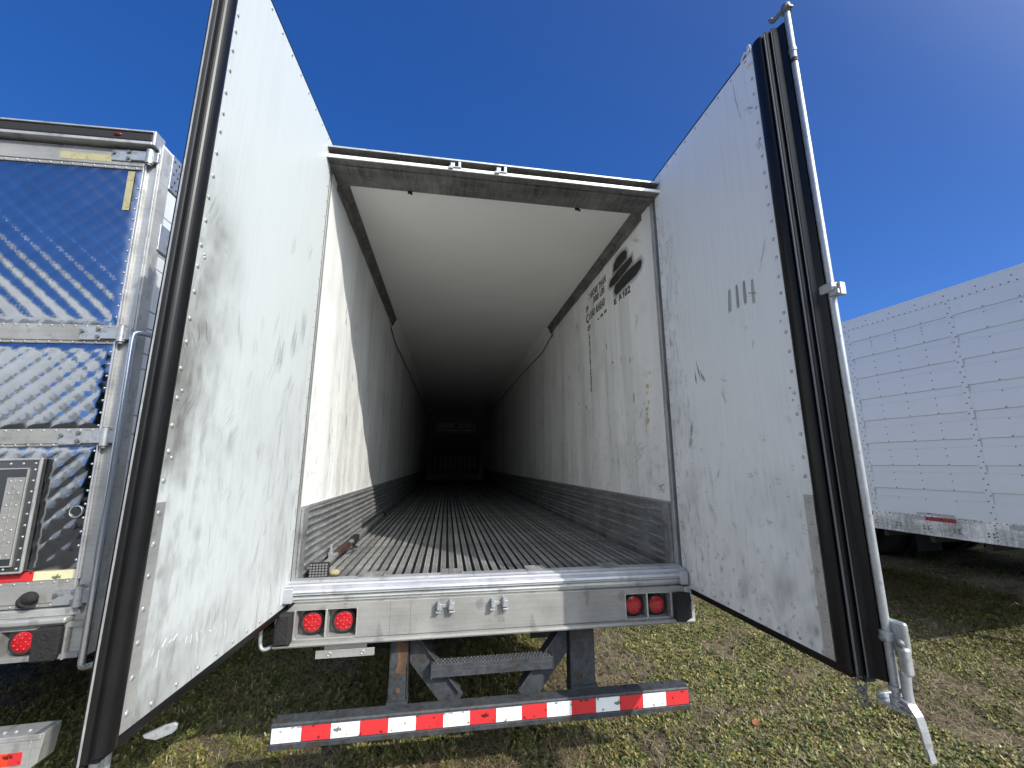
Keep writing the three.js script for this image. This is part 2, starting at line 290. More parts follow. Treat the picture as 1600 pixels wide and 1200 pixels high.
// wall lining near the doors: u runs from the door (0) inwards over 5 m, v over the height of the lining
const WY0 = 1.66, WY1 = 4.03, WL = 5;
const wallMap = (side) => canvasTex(2048, 1024, (ctx, W, H) => {
  const px = (z, y) => [(-z / WL) * W, (1 - (y - WY0) / (WY1 - WY0)) * H];
  baseNoise(ctx, W, H, (u, v) => {
    const z = u * WL, y = WY0 + v * (WY1 - WY0);
    const band = fbm(z * 5, y * 0.5, 3, 0, 0, 300 + side), str = fbm(z * 40, y * 1.1, 4, 0, 0, 310 + side), cl = fbm(z * 2.5, y * 2.5, 5, 0, 0, 320 + side), fi = fbm(z * 22, y * 22, 3, 0, 0, 330 + side);
    let d = 0.09 * smooth(0.42, 0.75, band) + 0.10 * smooth(0.5, 0.8, str) * smooth(0.2, 1.2, z + 0.3) + 0.08 * smooth(0.48, 0.8, cl) + 0.09 * smooth(0.58, 0.8, fi) * smooth(3.4, 1.8, y);
    const yel = side > 0 ? smooth(0.55, 0.72, fi) * smooth(0.13, 0.02, Math.abs(z - 0.22)) * smooth(0.4, 0.1, Math.abs(y - 2.4)) : 0;
    const b = 1 - clamp(d);
    return [mix(100, 241, b) - yel * 50, mix(97, 241, b) - yel * 56, mix(92, 238, b) - yel * 90];
  });
  for (let i = 0; i < 60; i++) rub(ctx, ...px(-rr(0.05, 4.8), mix(WY0, 3.2, rnd() * rnd())), rr(15, 120), rr(1.2, 1.9), rr(4, 30), 0.13, 8, 0.1);
  if (side > 0) {
    for (const [z, y] of [[-1.04, 3.1], [-1.97, 3.085], [-2.38, 3.05], [-2.0, 2.65], [-1.72, 2.57], [-1.99, 3.63], [-0.48, 2.48], [-0.9, 2.9]]) rub(ctx, ...px(z, y), rr(16, 40), rr(1.2, 2.2), 8, 0.75, 9);
    rub(ctx, ...px(-0.34, 3.14), 70, 1.25, 10, 0.5, 4, 0.3); rub(ctx, ...px(-0.37, 3.14), 60, 1.25, 6, 0.4, 3, 0.3); rub(ctx, ...px(-0.66, 2.88), 26, 1.5, 60, 0.4, 10); rub(ctx, ...px(-0.5, 2.83), 24, 1.5, 40, 0.4, 10);
    rub(ctx, ...px(-0.46, 2.02), 60, 0.6, 50, 0.3, 14, 0.9); rub(ctx, ...px(-0.4, 2.08), 50, 0.2, 30, 0.3, 10, 0.9); rub(ctx, ...px(-0.12, 1.74), 50, 0.1, 30, 0.5, 12, 1.4); rub(ctx, ...px(-0.4, 2.35), 40, 1, 60, 0.3, 14);
    ctx.fillStyle = '#1d1d1c';
    const [bx, by] = px(-1.545, 3.40), [, by2] = px(-1.545, 2.72);
    for (let y = by; y < by2; y += 12) { ctx.globalAlpha = rr(0.6, 1); ctx.fillRect(bx - 7 + rr(-1, 1), y, 14, rr(6, 12)); } ctx.globalAlpha = 1;
    // stencilled load notice
    const write = (t, z0, z1, y, cap) => { const [a, b] = px(z0, y), hh = cap * H / (WY1 - WY0) / 0.72; ctx.save(); ctx.font = `bold ${hh}px sans-serif`; const k = (Math.abs(z1 - z0) * W / WL) / ctx.measureText(t).width; ctx.translate(a, b); ctx.scale(-k, 1); ctx.fillText(t, 0, 0); ctx.strokeStyle = '#1c1c1b'; ctx.lineWidth = 2.5; ctx.strokeText(t, 0, 0); ctx.restore(); };
    ctx.fillStyle = '#1c1c1b';
    write('T MORE THAN', -1.51, -0.97, 3.79, 0.078); write(',000 LBS', -1.38, -1.02, 3.70, 0.07); write('LOAD AHEAD', -1.53, -1.03, 3.56, 0.082); write('C', -1.63, -1.54, 3.55, 0.10); write('P', -1.62, -1.54, 3.68, 0.07);
    write('- = =', -1.26, -0.99, 3.45, 0.06); write('OF', -1.60, -1.49, 3.44, 0.06); write('E  A', -0.81, -0.62, 3.46, 0.055); write('102', -0.60, -0.43, 3.44, 0.065);
    for (let i = 0; i < 170; i++) { const [a, b] = px(-rr(0.4, 1.65), rr(3.4, 3.9)); ctx.fillStyle = `rgba(222,222,218,${rr(0.3, 0.8)})`; ctx.fillRect(a, b, rr(1, 5), rr(1, 3)); }
    // three sprayed bars, soft at the rim
    const bars = [[[-0.79, 3.80], [-0.77, 3.875], [-0.69, 3.905], [-0.55, 3.895], [-0.47, 3.87], [-0.452, 3.83], [-0.47, 3.785], [-0.64, 3.785]], [[-0.895, 3.70], [-0.86, 3.745], [-0.71, 3.768], [-0.48, 3.757], [-0.37, 3.758], [-0.365, 3.70], [-0.50, 3.672], [-0.73, 3.666], [-0.87, 3.672]], [[-0.79, 3.60], [-0.76, 3.648], [-0.62, 3.652], [-0.37, 3.656], [-0.21, 3.64], [-0.185, 3.60], [-0.21, 3.565], [-0.31, 3.542], [-0.54, 3.536], [-0.76, 3.542]]];
    ctx.lineJoin = 'round';
    for (let k = 16; k >= 0; k--) for (const q of bars) {
      ctx.beginPath(); q.forEach(([z, y], i) => { const [a, b] = px(z, y); i ? ctx.lineTo(a, b) : ctx.moveTo(a, b); }); ctx.closePath();
      ctx.strokeStyle = ctx.fillStyle = k ? 'rgba(34,34,32,.03)' : 'rgba(24,24,23,.95)'; ctx.lineWidth = k * 2.4; ctx.fill(); if (k) ctx.stroke();
    }
    rub(ctx, ...px(-0.28, 3.86), 80, -0.6 + Math.PI, 12, 0.12, 20);
  } else {
    for (const [z, y] of [[-0.72, 3.12], [-0.70, 3.18], [-1.08, 3.18], [-1.09, 3.05], [-1.1, 2.7], [-1.0, 2.3], [-0.5, 2.1]]) rub(ctx, ...px(z, y), rr(30, 60), rr(1.2, 1.9), 20, 0.4, 9);
    for (let i = 0; i < 60; i++) rub(ctx, ...px(-rr(0.4, 2.4), rr(1.7, 2.9)), rr(40, 200), 1.57, rr(4, 20), 0.16, 7, 0.03);
  }
});
const wallFar = tex(1024, 256, (u, v) => { const b = fbm(u * 24, v * 2, 3, 24, 2, 340), s = fbm(u * 150, v * 4, 3, 150, 4, 341); return 0.84 - 0.12 * smooth(0.4, 0.75, b) - 0.12 * smooth(0.45, 0.8, s); }, { rx: 6, ry: 3 });
const wallBump = tex(1024, 64, (u, v) => 0.75 * fbm(u * 12, v * 1, 3, 12, 1, 345) + 0.25 * fbm(u * 40, v * 2, 2, 40, 2, 346), { srgb: false });
const ceilBump = tex(128, 1024, (u, v) => 0.7 * fbm(u * 1, v * 14, 3, 1, 14, 350) + 0.3 * fbm(u * 2, v * 60, 2, 2, 60, 351), { srgb: false, rx: 2.6, ry: 5 });
M.ceiling = std([0.86, 0.855, 0.81], { roughness: 0.55, map: tex(512, 512, (u, v) => 0.9 + 0.1 * fbm(u * 4, v * 6, 5, 4, 6, 360), { rx: 2.6, ry: 3 }), bumpMap: ceilBump, bumpScale: 0.010 });
M.wallFar = std([1.0, 0.99, 0.96], { roughness: 0.55, map: wallFar, bumpMap: copyTex(wallBump, 5, 3), bumpScale: 0.005 });

// ============================================================ GROUND
const gh = (x, z) => {
  const a = fbm(x * 0.35 + 9, z * 0.35 + 4, 3, 0, 0, 400) - 0.5, b = fbm(x * 2.3, z * 2.3, 3, 0, 0, 401) - 0.5;
  return (a * 0.10 + b * 0.045) * smooth(60, 15, Math.hypot(x, z));
};
const green = (x, z) => 0.45 * fbm(x * 0.8 + 3, z * 0.8 - 5, 3, 0, 0, 410) + 0.55 * fbm(x * 3.6, z * 3.6, 3, 0, 0, 412);
const bounceGround = (x, z) => smooth(0.6, 2.0, z + 0.5 * (fbm(x * 0.6, z * 0.6, 3, 0, 0, 413) - 0.5));   // unseen pale sandy strip added behind the row to bounce light
{
  const N = 340, g = new THREE.PlaneGeometry(2, 2, N, N).rotateX(-Math.PI / 2), p = g.attributes.position, c = new Float32Array(p.count * 3);
  const w = (s) => 14 * s + 1800 * Math.pow(Math.abs(s), 7) * Math.sign(s);
  for (let i = 0; i < p.count; i++) {
    const x = w(p.getX(i)) + 1.5, z = w(p.getZ(i)) - 2; p.setXYZ(i, x, gh(x, z), z);
    const far = smooth(12, 30, Math.hypot(x, z)), gr = smooth(0.44, 0.56, green(x, z)) * (1 - far * 0.4), sd = smooth(0.46, 0.7, fbm(x * 1.3 + 20, z * 1.3, 4, 0, 0, 411));
    const soil = [mix(0.085, 0.24, sd), mix(0.068, 0.195, sd), mix(0.044, 0.135, sd)], gc = [0.075, 0.078, 0.032], ln = bounceGround(x, z) * smooth(45, 30, z);
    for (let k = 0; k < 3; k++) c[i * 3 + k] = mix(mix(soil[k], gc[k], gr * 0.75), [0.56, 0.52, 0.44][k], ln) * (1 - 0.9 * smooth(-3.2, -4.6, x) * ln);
  }
  g.setAttribute('color', new THREE.BufferAttribute(c, 3)); g.computeVertexNormals();
  const u = g.attributes.uv; for (let i = 0; i < p.count; i++) u.setXY(i, p.getX(i), p.getZ(i));
  const map = tex(1024, 1024, (u, v) => { const a = fbm(u * 12, v * 12, 5, 12, 12, 420), f = fbm(u * 120, v * 120, 3, 120, 120, 421), d = smooth(0.62, 0.75, fbm(u * 60, v * 60, 3, 60, 60, 422)); return clamp(0.62 + 0.5 * (a - 0.5) + 0.7 * (f - 0.5) - 0.3 * d); }, { rx: 2.3, ry: 2.3 });
  const bump = tex(512, 512, (u, v) => fbm(u * 50, v * 50, 4, 50, 50, 430), { srgb: false, rx: 1.1, ry: 1.1 });
  const m = new THREE.Mesh(g, new THREE.MeshStandardMaterial({ vertexColors: true, map, bumpMap: bump, bumpScale: 0.03, roughness: 1 }));
  m.name = 'ground'; m.receiveShadow = true; m.userData.kind = 'structure'; scene.add(m);
}

// ============================================================ OPEN TRAILER
const ROW = 'trailers parked side by side in a row';
const T = thing('refrigerated_trailer', 'open white trailer in the middle with both rear doors swung wide and empty interior showing', 'trailer', [0, 0, 0], ROW);
const WX = 1.235, FY = 1.215, TL = 15.9;
{
  // --- shell
  for (const s of [-1, 1]) part('side_wall', [X(s * 1.258, s * 1.30, 1.0, 4.085, -16, -0.09)], M.white, T);
  part('roof', [X(-1.30, 1.30, 4.085, 4.112, -16, -0.2)], M.white, T);
  part('front_wall', [X(-1.30, 1.30, 1.0, 4.085, -16.1, -16.0)], M.white, T);
  part('underframe', [X(-1.2, 1.2, 1.02, 1.18, -15.9, -0.1), ...Array.from({ length: 26 }, (_, i) => X(-1.25, 1.25, 0.93, 1.02, -0.6 - i * 0.58, -0.55 - i * 0.58))], M.underside, T);

  // --- floor of aluminium T rails
  const fl = part('floor', [X(-1.257, 1.257, 1.155, FY - 0.032, -16, -0.02)], M.floorBase, T);
  const prof = [[-0.019, FY], [-0.0165, FY + 0.0035], [-0.0075, FY + 0.0035], [-0.006, FY + 0.0005], [-0.0035, FY + 0.0005], [-0.002, FY + 0.0035], [0.004, FY + 0.0035], [0.0055, FY + 0.0005], [0.008, FY + 0.0005], [0.0095, FY + 0.0035], [0.0165, FY + 0.0035], [0.019, FY], [0.019, FY - 0.007], [0.005, FY - 0.010], [0.005, FY - 0.033], [-0.005, FY - 0.033], [-0.005, FY - 0.010], [-0.019, FY - 0.007]];
  const railG = uvm(prism(prof, -15.9, -0.055));
  for (let i = 0; i < 41; i++) {
    const m = new THREE.Mesh(railG, M.floor[(i * 7 + (i % 5)) % 3]); m.name = 'floor_rail'; m.position.set(-1.17 + i * 0.0585 + rr(-0.001, 0.001), rr(-0.0015, 0.001), rr(-0.012, 0.006));
    m.castShadow = m.receiveShadow = true; fl.add(m);
  }
  // --- scuff band along both walls
  for (const s of [-1, 1]) {
    const sc = part('scuff_liner', [X(s * (WX - 0.008), s * 1.258, FY - 0.03, 1.66, -15.9, -0.045)], M.scuff, T);
    for (let k = 0; k < 9; k++) {
      const y = FY + 0.03 + k * 0.048;
      const pts = [[s * (WX - 0.007), y - 0.012], [s * (WX - 0.020), y - 0.006], [s * (WX - 0.022), y + 0.005], [s * (WX - 0.007), y + 0.011]];
      part('scuff_rib', prism(s > 0 ? pts.reverse() : pts, -15.9, -0.15), k % 2 ? M.scuffRidge : M.scuff, sc);
    }
    part('end_plate', [X(s * (WX - 0.024), s * (WX - 0.009), FY - 0.02, 1.655, -0.148, -0.05, 0.003)], M.scuff, sc);
    part('top_edge', [X(s * (WX - 0.014), s * (WX + 0.0), 1.645, 1.662, -15.9, -0.05)], M.scuffRidge, sc);
  }
  // --- wall lining with its dirt, stencil and spray
  for (const s of [-1, 1]) {
    const m = wallMap(s), near = new THREE.PlaneGeometry(WL, WY1 - WY0, 60, 1), p = near.attributes.position, u = near.attributes.uv;
    const wave = (z) => 0.004 * Math.sin(z * 15.5 + s) + 0.006 * (fbm(z * 1.4 + s * 7, 0.3, 3, 0, 0, 77) - 0.5);
    for (let i = 0; i < p.count; i++) {
      const t = (p.getX(i) + WL / 2) / WL, y = (WY0 + WY1) / 2 + p.getY(i), z = -0.05 - t * (WL - 0.05);
      p.setXYZ(i, s * (WX + wave(z) * smooth(0, 0.4, -z)), y, z); u.setXY(i, t, (y - WY0) / (WY1 - WY0));
    }
    if (s > 0) { const ix = near.index.array; for (let i = 0; i < ix.length; i += 3) { const t = ix[i]; ix[i] = ix[i + 1]; ix[i + 1] = t; } }
    near.computeVertexNormals();
    const back = X(s * (WX + 0.012), s * 1.258, WY0, WY1 + 0.03, -WL, -0.05);
    part('wall_lining', near, new THREE.MeshStandardMaterial({ map: m, roughness: 0.5, bumpMap: (() => { const b = wallBump.clone(); b.repeat.set(2, 1); return b; })(), bumpScale: 0.004 }), T, { uv: false });
    part('wall_core', back, M.white, T);
    part('wall_lining', X(s * WX, s * 1.258, WY0, WY1 + 0.03, -15.95, -WL), M.wallFar, T);
  }
  // --- ceiling and the corner rails
  part('ceiling_lining', [X(-1.258, 1.258, 4.045, 4.083, -15.95, -0.19)], M.ceiling, T);
  for (const s of [-1, 1]) {
    const q = [[s * (WX - 0.002), 3.965], [s * (WX - 0.016), 3.965], [s * (WX - 0.03), 4.005], [s * (WX - 0.075), 4.032], [s * (WX - 0.078), 4.044], [s * (WX - 0.002), 4.044]];
    part('corner_rail', prism(s > 0 ? q.reverse() : q, -3.25, -0.19), M.header, T);
  }
  for (const x of [-0.70, 0.66]) part('ceiling_hook', [X(x - 0.014, x + 0.018, 4.005, 4.045, -0.205, -0.18, 0.004), rod([x, 4.01, -0.19], [x + 0.02, 3.985, -0.17], 0.009)], M.black, T);
  // --- fabric air chute hanging under the ceiling from 3.2 m in
  {
    const hem = (a, z) => (0.15 + 0.05 * smooth(0, 0.5, -z - 3.2) * smooth(5, 0, -z - 3.7) + 0.05 * (fbm(z * 1.5, Math.sign(a) * 2, 2, 0, 0, 8) - 0.5));
    const nx = 90, nz = 130, g = new THREE.PlaneGeometry(1, 1, nx, nz), p = g.attributes.position;
    for (let i = 0; i < p.count; i++) {
      const a = p.getX(i) * 2, t = 0.5 - p.getY(i), z = -3.2 - Math.pow(t, 1.4) * 11.9, x = a * (WX - 0.006), ax = Math.abs(a);
      const dep = smooth(0, 5, -z - 3.2);
      const flap = smooth(0.925, 1.0, ax + 0.02 * (fbm(z * 2, a, 2, 0, 0, 5) - 0.5)) * hem(a, z);
      const wr = (0.003 + 0.012 * smooth(0, 1.5, -z - 3.2)) * (fbm(z * 6, a * 1.2, 3, 0, 0, 6) - 0.5) + 0.04 * dep * (fbm(z * 0.7, a * 0.6, 2, 0, 0, 7) - 0.5);
      const sag = 0.06 * dep * (1 - a * a) + 0.05 * smooth(9, 15, -z) * (1 - a * a);
      p.setXYZ(i, x, 4.041 - flap - sag - Math.max(-0.0015, wr - 0.0005 + 0.004 * dep), z);
    }
    g.computeVertexNormals();
    const cm = M.ceiling.clone(); cm.side = THREE.DoubleSide; cm.color.setRGB(0.86, 0.855, 0.81);
    const ch = part('air_chute', g, cm, T);
    for (const sd of [-1, 1]) part('hem', tube(Array.from({ length: 40 }, (_, i) => { const z = -3.2 - Math.pow(i / 39, 1.3) * 11.8; return [sd * (WX - 0.012), 4.036 - hem(sd, z) - 0.004, z]; }), 0.007, 120, 6), M.black, ch);
  }
  // --- bulkhead at the far end
  {
    const bk = part('bulkhead', [X(-1.235, 1.235, 1.19, 4.05, -15.9, -15.6)], std([0.40, 0.40, 0.39], { roughness: 0.6 }), T);
    part('evaporator_box', [X(-0.87, 0.87, 3.28, 3.68, -15.6, -15.35, 0.02)], M.white, bk);
    part('joint', [X(-0.87, 0.87, 3.425, 3.445, -15.352, -15.343), X(-0.05, 0.08, 3.52, 3.60, -15.352, -15.343), X(0.62, 0.76, 3.55, 3.58, -15.352, -15.343)], M.black, bk);
    const sh = [[-1.05, 1.5], [1.05, 1.5], [1.05, 2.9], [0.9, 3.2], [-0.9, 3.2], [-1.05, 2.9]];
    part('return_air_panel', prism(sh, -15.6, -15.54, 0.01), std([0.24, 0.24, 0.235], { roughness: 0.6 }), bk);
    for (let i = 0; i < 9; i++) part('air_slot', [X(-0.92 + i * 0.21, -0.78 + i * 0.21, 1.72, 2.2, -15.54, -15.51, 0.02)], std([0.5, 0.5, 0.48]), bk);
    for (const s of [-1, 1]) part('foot_bracket', [X(s * 1.22, s * 1.14, 1.22, 1.46, -15.5, -15.4), X(s * 1.06, s * 0.99, 1.22, 1.46, -15.5, -15.4)], M.galv, bk);
  }
  // --- rear frame: posts, header, sill
  for (const s of [-1, 1]) part('rear_post', [X(s * 1.232, s * 1.262, 1.2, 4.02, -0.05, -0.012, 0.003), X(s * 1.262, s * 1.305, 0.94, 4.09, -0.09, -0.02, 0.004)], M.alu, T);
  {
    const h = part('header', [X(-1.30, 1.30, 4.045, 4.098, -0.2, 0.035), X(-1.235, 1.235, 4.004, 4.044, -0.06, 0.036, 0.004), X(-1.235, 1.235, 4.016, 4.044, -0.19, -0.066, 0.003), X(-1.235, 1.235, 4.022, 4.043, -0.0665, -0.0595), X(-1.29, 1.27, 4.019, 4.030, 0.036, 0.094), X(-1.30, 1.285, 4.098, 4.106, 0.035, 0.098)], M.header, T);  // undersides of both lips take the dark header colour as painted shade
    part('drip_lip', [X(-1.29, 1.27, 4.018, 4.043, 0.0945, 0.104, 0.003)], M.headerLip, h);  // near-white front edge only, coloured to read as sunlit
    part('roof_lip', alongX([[-0.19, 4.1065], [0.0985, 4.1065], [0.0985, 4.099], [0.103, 4.099], [0.104, 4.110], [0.098, 4.114], [-0.19, 4.116]], -1.305, 1.285), M.alu, h);
    part('rivets', Array.from({ length: 34 }, (_, i) => rivet(-1.2 + i * 0.072, 4.083, 0.036, V(0, 0, 1), 0.005, 0.005)), M.black, h, { kind: 'stuff' });
    for (const x of [-1.2, -0.43, -0.115, 0.19, 1.17]) { const l = part('marker_light', clean(new THREE.SphereGeometry(0.024, 14, 8).scale(1.15, 0.75, 0.5).translate(x, 4.066, 0.04)), M.lensDark, h); }
    for (const x of [-0.337, 0.0]) {
      part('rod_keeper', [X(x - 0.05, x - 0.018, 4.045, 4.078, 0.03, 0.11, 0.004), X(x + 0.006, x + 0.026, 4.044, 4.088, 0.03, 0.112, 0.003), X(x - 0.06, x + 0.03, 4.036, 4.0455, 0.05, 0.114, 0.003), rod([x - 0.062, 4.03, 0.11], [x - 0.03, 4.03, 0.11], 0.008)], M.galv, h);
    }
  }
  {
    const s = part('sill', [alongX([[-0.055, 1.19], [-0.055, 1.246], [-0.045, 1.252], [0.02, 1.252], [0.032, 1.243], [0.06, 1.243], [0.068, 1.235], [0.066, 1.222], [0.084, 1.218], [0.088, 1.205], [0.082, 1.196], [0.082, 1.19]], -1.235, 1.235, 0)], M.sill, T);
    part('sill_channel', [alongX([[-0.05, 1.145], [-0.05, 1.189], [0.05, 1.189], [0.062, 1.18], [0.066, 1.165], [0.052, 1.160], [0.052, 1.145]], -1.28, 1.27, 0)], M.alu, s);
    for (const [a, b] of [[-0.86, -0.70], [-0.36, -0.23], [0.18, 0.325], [0.68, 0.815]]) part('sill_tab', [X(a, b, 1.246, 1.2575, -0.115, 0.012, 0.003)], M.floor[2], s);
    for (const x of [-1.22, 1.2]) part('torn_corner', [X(x - 0.02, x + 0.035, 1.15, 1.235, 0.0, 0.10, 0.008)], M.sill, s);
  }
  {
    const holes = [rrectPath(-1.165, -0.83, 0.962, 1.112, 0.025), rrectPath(0.80, 1.11, 0.962, 1.108, 0.025)];
    const b = part('rear_beam', [prism([[-1.205, 0.955], [1.255, 0.955], [1.262, 1.08], [1.255, 1.142], [-1.18, 1.142], [-1.26, 1.06], [-1.255, 0.955]].slice(0, 7), 0.045, 0.082, 0.003, holes),
      alongX([[-0.02, 0.93], [0.104, 0.93], [0.108, 0.938], [0.104, 0.951], [0.083, 0.9535], [-0.02, 0.9535]], -1.26, 1.255), X(-1.26, 1.26, 0.955, 1.144, -0.03, -0.005),
      X(-0.645, -0.638, 0.957, 1.14, 0.08, 0.0845), X(-0.53, -0.524, 0.957, 1.14, 0.08, 0.0845)], M.beam, T);
    for (const [x0, x1, y1, xd] of [[-1.165, -0.83, 1.112, -0.998], [0.80, 1.11, 1.108, 0.947]]) {
      // pocket frame and its divider
      part('light_pocket', [X(x0, x1, 0.955, 0.964, -0.005, 0.081), X(x0, x1, y1 - 0.002, y1 + 0.006, -0.005, 0.081), X(x0 - 0.004, x0 + 0.003, 0.96, y1, -0.005, 0.085, 0.002), X(x1 - 0.003, x1 + 0.004, 0.96, y1, -0.005, 0.085, 0.002), X(xd - 0.006, xd + 0.006, 0.962, y1, -0.005, 0.083, 0.003)], M.alu, b);
    }
    const dots = (x, y, z) => { const a = []; for (let i = 0; i < 13; i++) { const r = i === 0 ? 0 : i < 5 ? 0.018 : 0.037, t = i < 5 ? i * Math.PI / 2 : (i - 5) * Math.PI / 4 + 0.4; a.push(clean(new THREE.SphereGeometry(0.008, 8, 5, 0, 6.3, 0, 1.2).rotateX(Math.PI / 2).translate(x + r * Math.cos(t), y + r * Math.sin(t), z))); } return a; };
    M.dots = dots;
    for (const [x, y] of [[-1.081, 1.036], [-0.909, 1.034], [0.872, 1.030], [1.03, 1.026]]) {
      const lt = tailLight(x, y, 0.02, b);
    }
    part('dock_bumper', [prism([[-1.255, 0.945], [-1.172, 0.945], [-1.17, 1.03], [-1.172, 1.108], [-1.24, 1.108], [-1.262, 1.03]], 0.02, 0.125, 0.012), clean(new THREE.TorusGeometry(0.013, 0.005, 6, 12).translate(-1.213, 1.07, 0.122)), clean(new THREE.TorusGeometry(0.013, 0.005, 6, 12).translate(-1.216, 0.99, 0.122))], M.rubberMatt, b);
    part('dock_bumper', [prism([[1.122, 0.935], [1.19, 0.93], [1.235, 0.955], [1.225, 1.01], [1.243, 1.06], [1.225, 1.10], [1.17, 1.108], [1.122, 1.104]], 0.02, 0.115, 0.012)], M.rubberMatt, b);
    part('corner_plate', [X(1.238, 1.262, 0.925, 1.12, -0.01, 0.10, 0.006), X(1.2, 1.26, 1.105, 1.14, 0.0, 0.10, 0.008)], M.alu, b);
    part('corner_hook', [tube([[-1.27, 1.118, 0.05], [-1.315, 1.105, 0.09], [-1.325, 1.05, 0.1], [-1.325, 0.965, 0.1], [-1.305, 0.93, 0.1], [-1.265, 0.93, 0.06]], 0.010)], M.galv, b);
    for (const x of [-0.327, -0.008]) {
      part('rod_keeper', [X(x - 0.055, x - 0.02, 1.08, 1.118, 0.08, 0.118, 0.005), X(x - 0.052, x - 0.036, 1.085, 1.128, 0.08, 0.125, 0.003), X(x + 0.012, x + 0.05, 1.082, 1.122, 0.08, 0.118, 0.005), X(x + 0.018, x + 0.03, 1.085, 1.132, 0.08, 0.125, 0.003), X(x - 0.02, x + 0.012, 1.09, 1.108, 0.08, 0.095, 0.003), X(x - 0.06, x - 0.028, 1.068, 1.079, 0.08, 0.122, 0.003), X(x + 0.018, x + 0.052, 1.066, 1.078, 0.08, 0.122, 0.003)], M.galv, b);
    }
    part('licence_plate_holder', [X(-1.045, -0.725, 0.85, 0.892, 0.058, 0.066, 0.003), X(-1.0, -0.77, 0.885, 0.94, 0.05, 0.058), ...[-0.97, -0.79].map((x) => clean(new THREE.TorusGeometry(0.010, 0.004, 6, 14).translate(x, 0.871, 0.066)))], M.alu, b);
  }
  // --- rear impact guard
  {
    const zf = 0.1, g = part('impact_guard', [alongX([[zf, 0.452], [zf, 0.556], [zf - 0.006, 0.563], [zf - 0.09, 0.563], [zf - 0.09, 0.553], [zf - 0.012, 0.552], [zf - 0.012, 0.462], [zf - 0.09, 0.462], [zf - 0.09, 0.452]], -1.228, 1.178, 0.001), X(-1.232, 1.18, 0.446, 0.472, zf - 0.002, zf + 0.009, 0.003)], M.bumper, T);
    const n = 16, x0 = -1.222, w = (1.172 - x0) / n;
    for (let i = 0; i < n; i++) part('reflective_stripe', [X(x0 + i * w + 0.0005, x0 + (i + 1) * w - 0.0005, 0.475, 0.545 + (i > 8 ? 0.004 : 0), zf, zf + 0.0022)], i % 2 ? tapeR : tapeW, g);
    for (const [a, b, s] of [[-0.645, -0.54, 1], [0.455, 0.615, -1]]) {
      part('guard_post', [X(a, b, 0.56, 0.935, -0.022, -0.012, 0.002), X(s > 0 ? a : b - 0.008, s > 0 ? a + 0.008 : b, 0.56, 0.935, -0.10, -0.012), X(s > 0 ? b - 0.008 : a, s > 0 ? b : a + 0.008, 0.56, 0.935, -0.10, -0.012), X(a - 0.006, b + 0.006, 0.53, 0.575, -0.09, 0.012)], M.bumper, g);
      part('bolt_head', [rod([(a + b) / 2, 0.625, -0.014], [(a + b) / 2, 0.625, -0.004], 0.013, 6)], M.rust, g);
      const i0 = s > 0 ? b : a, d = s;                                         // braces lean from the post's top down towards the middle
      const q = [[i0 + d * 0.008, 0.93], [i0 + d * 0.02, 0.935], [i0 + d * 0.33, 0.565], [i0 + d * 0.31, 0.532], [i0 + d * 0.19, 0.532], [i0 + d * 0.008, 0.755]];
      part('brace', [prism(d > 0 ? q.slice().reverse() : q, -0.055, -0.045), prism((d > 0 ? [[i0 + 0.015, 0.935], [i0 + 0.025, 0.935], [i0 + 0.315, 0.585], [i0 + 0.305, 0.58]] : [[i0 - 0.015, 0.935], [i0 - 0.025, 0.935], [i0 - 0.315, 0.585], [i0 - 0.305, 0.58]]), -0.10, -0.02)], M.bumper, g);
    }
    part('rust_patch', [prism([[-0.61, 0.72], [-0.56, 0.70], [-0.545, 0.76], [-0.543, 0.92], [-0.60, 0.925], [-0.61, 0.86], [-0.595, 0.78]], -0.0125, -0.0105)], M.rust, g);
    const st = part('step', [X(-0.40, 0.335, 0.735, 0.757, -0.055, 0.015, 0.003), X(-0.40, 0.335, 0.685, 0.735, 0.004, 0.0145, 0.003), X(-0.405, -0.397, 0.68, 0.757, -0.055, 0.016, 0.002), X(0.332, 0.34, 0.68, 0.757, -0.055, 0.016, 0.002)], M.bumper, g);
    const td = []; for (let i = 0; i < 36; i++) for (let j = 0; j < 3; j++) td.push(X(-0.006, 0.006, 0.757, 0.7615, -0.003, 0.003).rotateY((i + j) % 2 ? 0.7 : -0.7).translate(-0.385 + i * 0.02 + (j % 2) * 0.01, 0, -0.045 + j * 0.024));
    part('tread', td, std([0.16, 0.165, 0.17], { metalness: 0.3, roughness: 0.5 }), st, { kind: 'stuff' });
    for (const x of [-1.13, -1.0, -0.9, 0.8, 1.05]) part('bolt_head', rod([x, 0.563, 0.03], [x, 0.569, 0.03], 0.011, 6), M.bumper, g);
  }
  // --- undercarriage
  part('mud_flap', [X(0.50, 0.90, 0.27, 0.98, -1.52, -1.50)], M.rubberMatt, T); part('mud_flap', [X(-1.1, -0.5, 0.27, 0.98, -1.52, -1.50)], M.rubberMatt, T);
  for (const z of [-2.9, -4.15]) { part('axle', [rod([-1.1, 0.5, z], [1.1, 0.5, z], 0.07)], M.underside, T); for (const x of [-1.1, -0.78, 0.78, 1.1]) wheel(x, 0.5, z, T); }
  part('bogie', [X(-0.62, -0.5, 0.6, 0.93, -5.2, -1.9), X(0.5, 0.62, 0.6, 0.93, -5.2, -1.9)], M.underside, T);
}
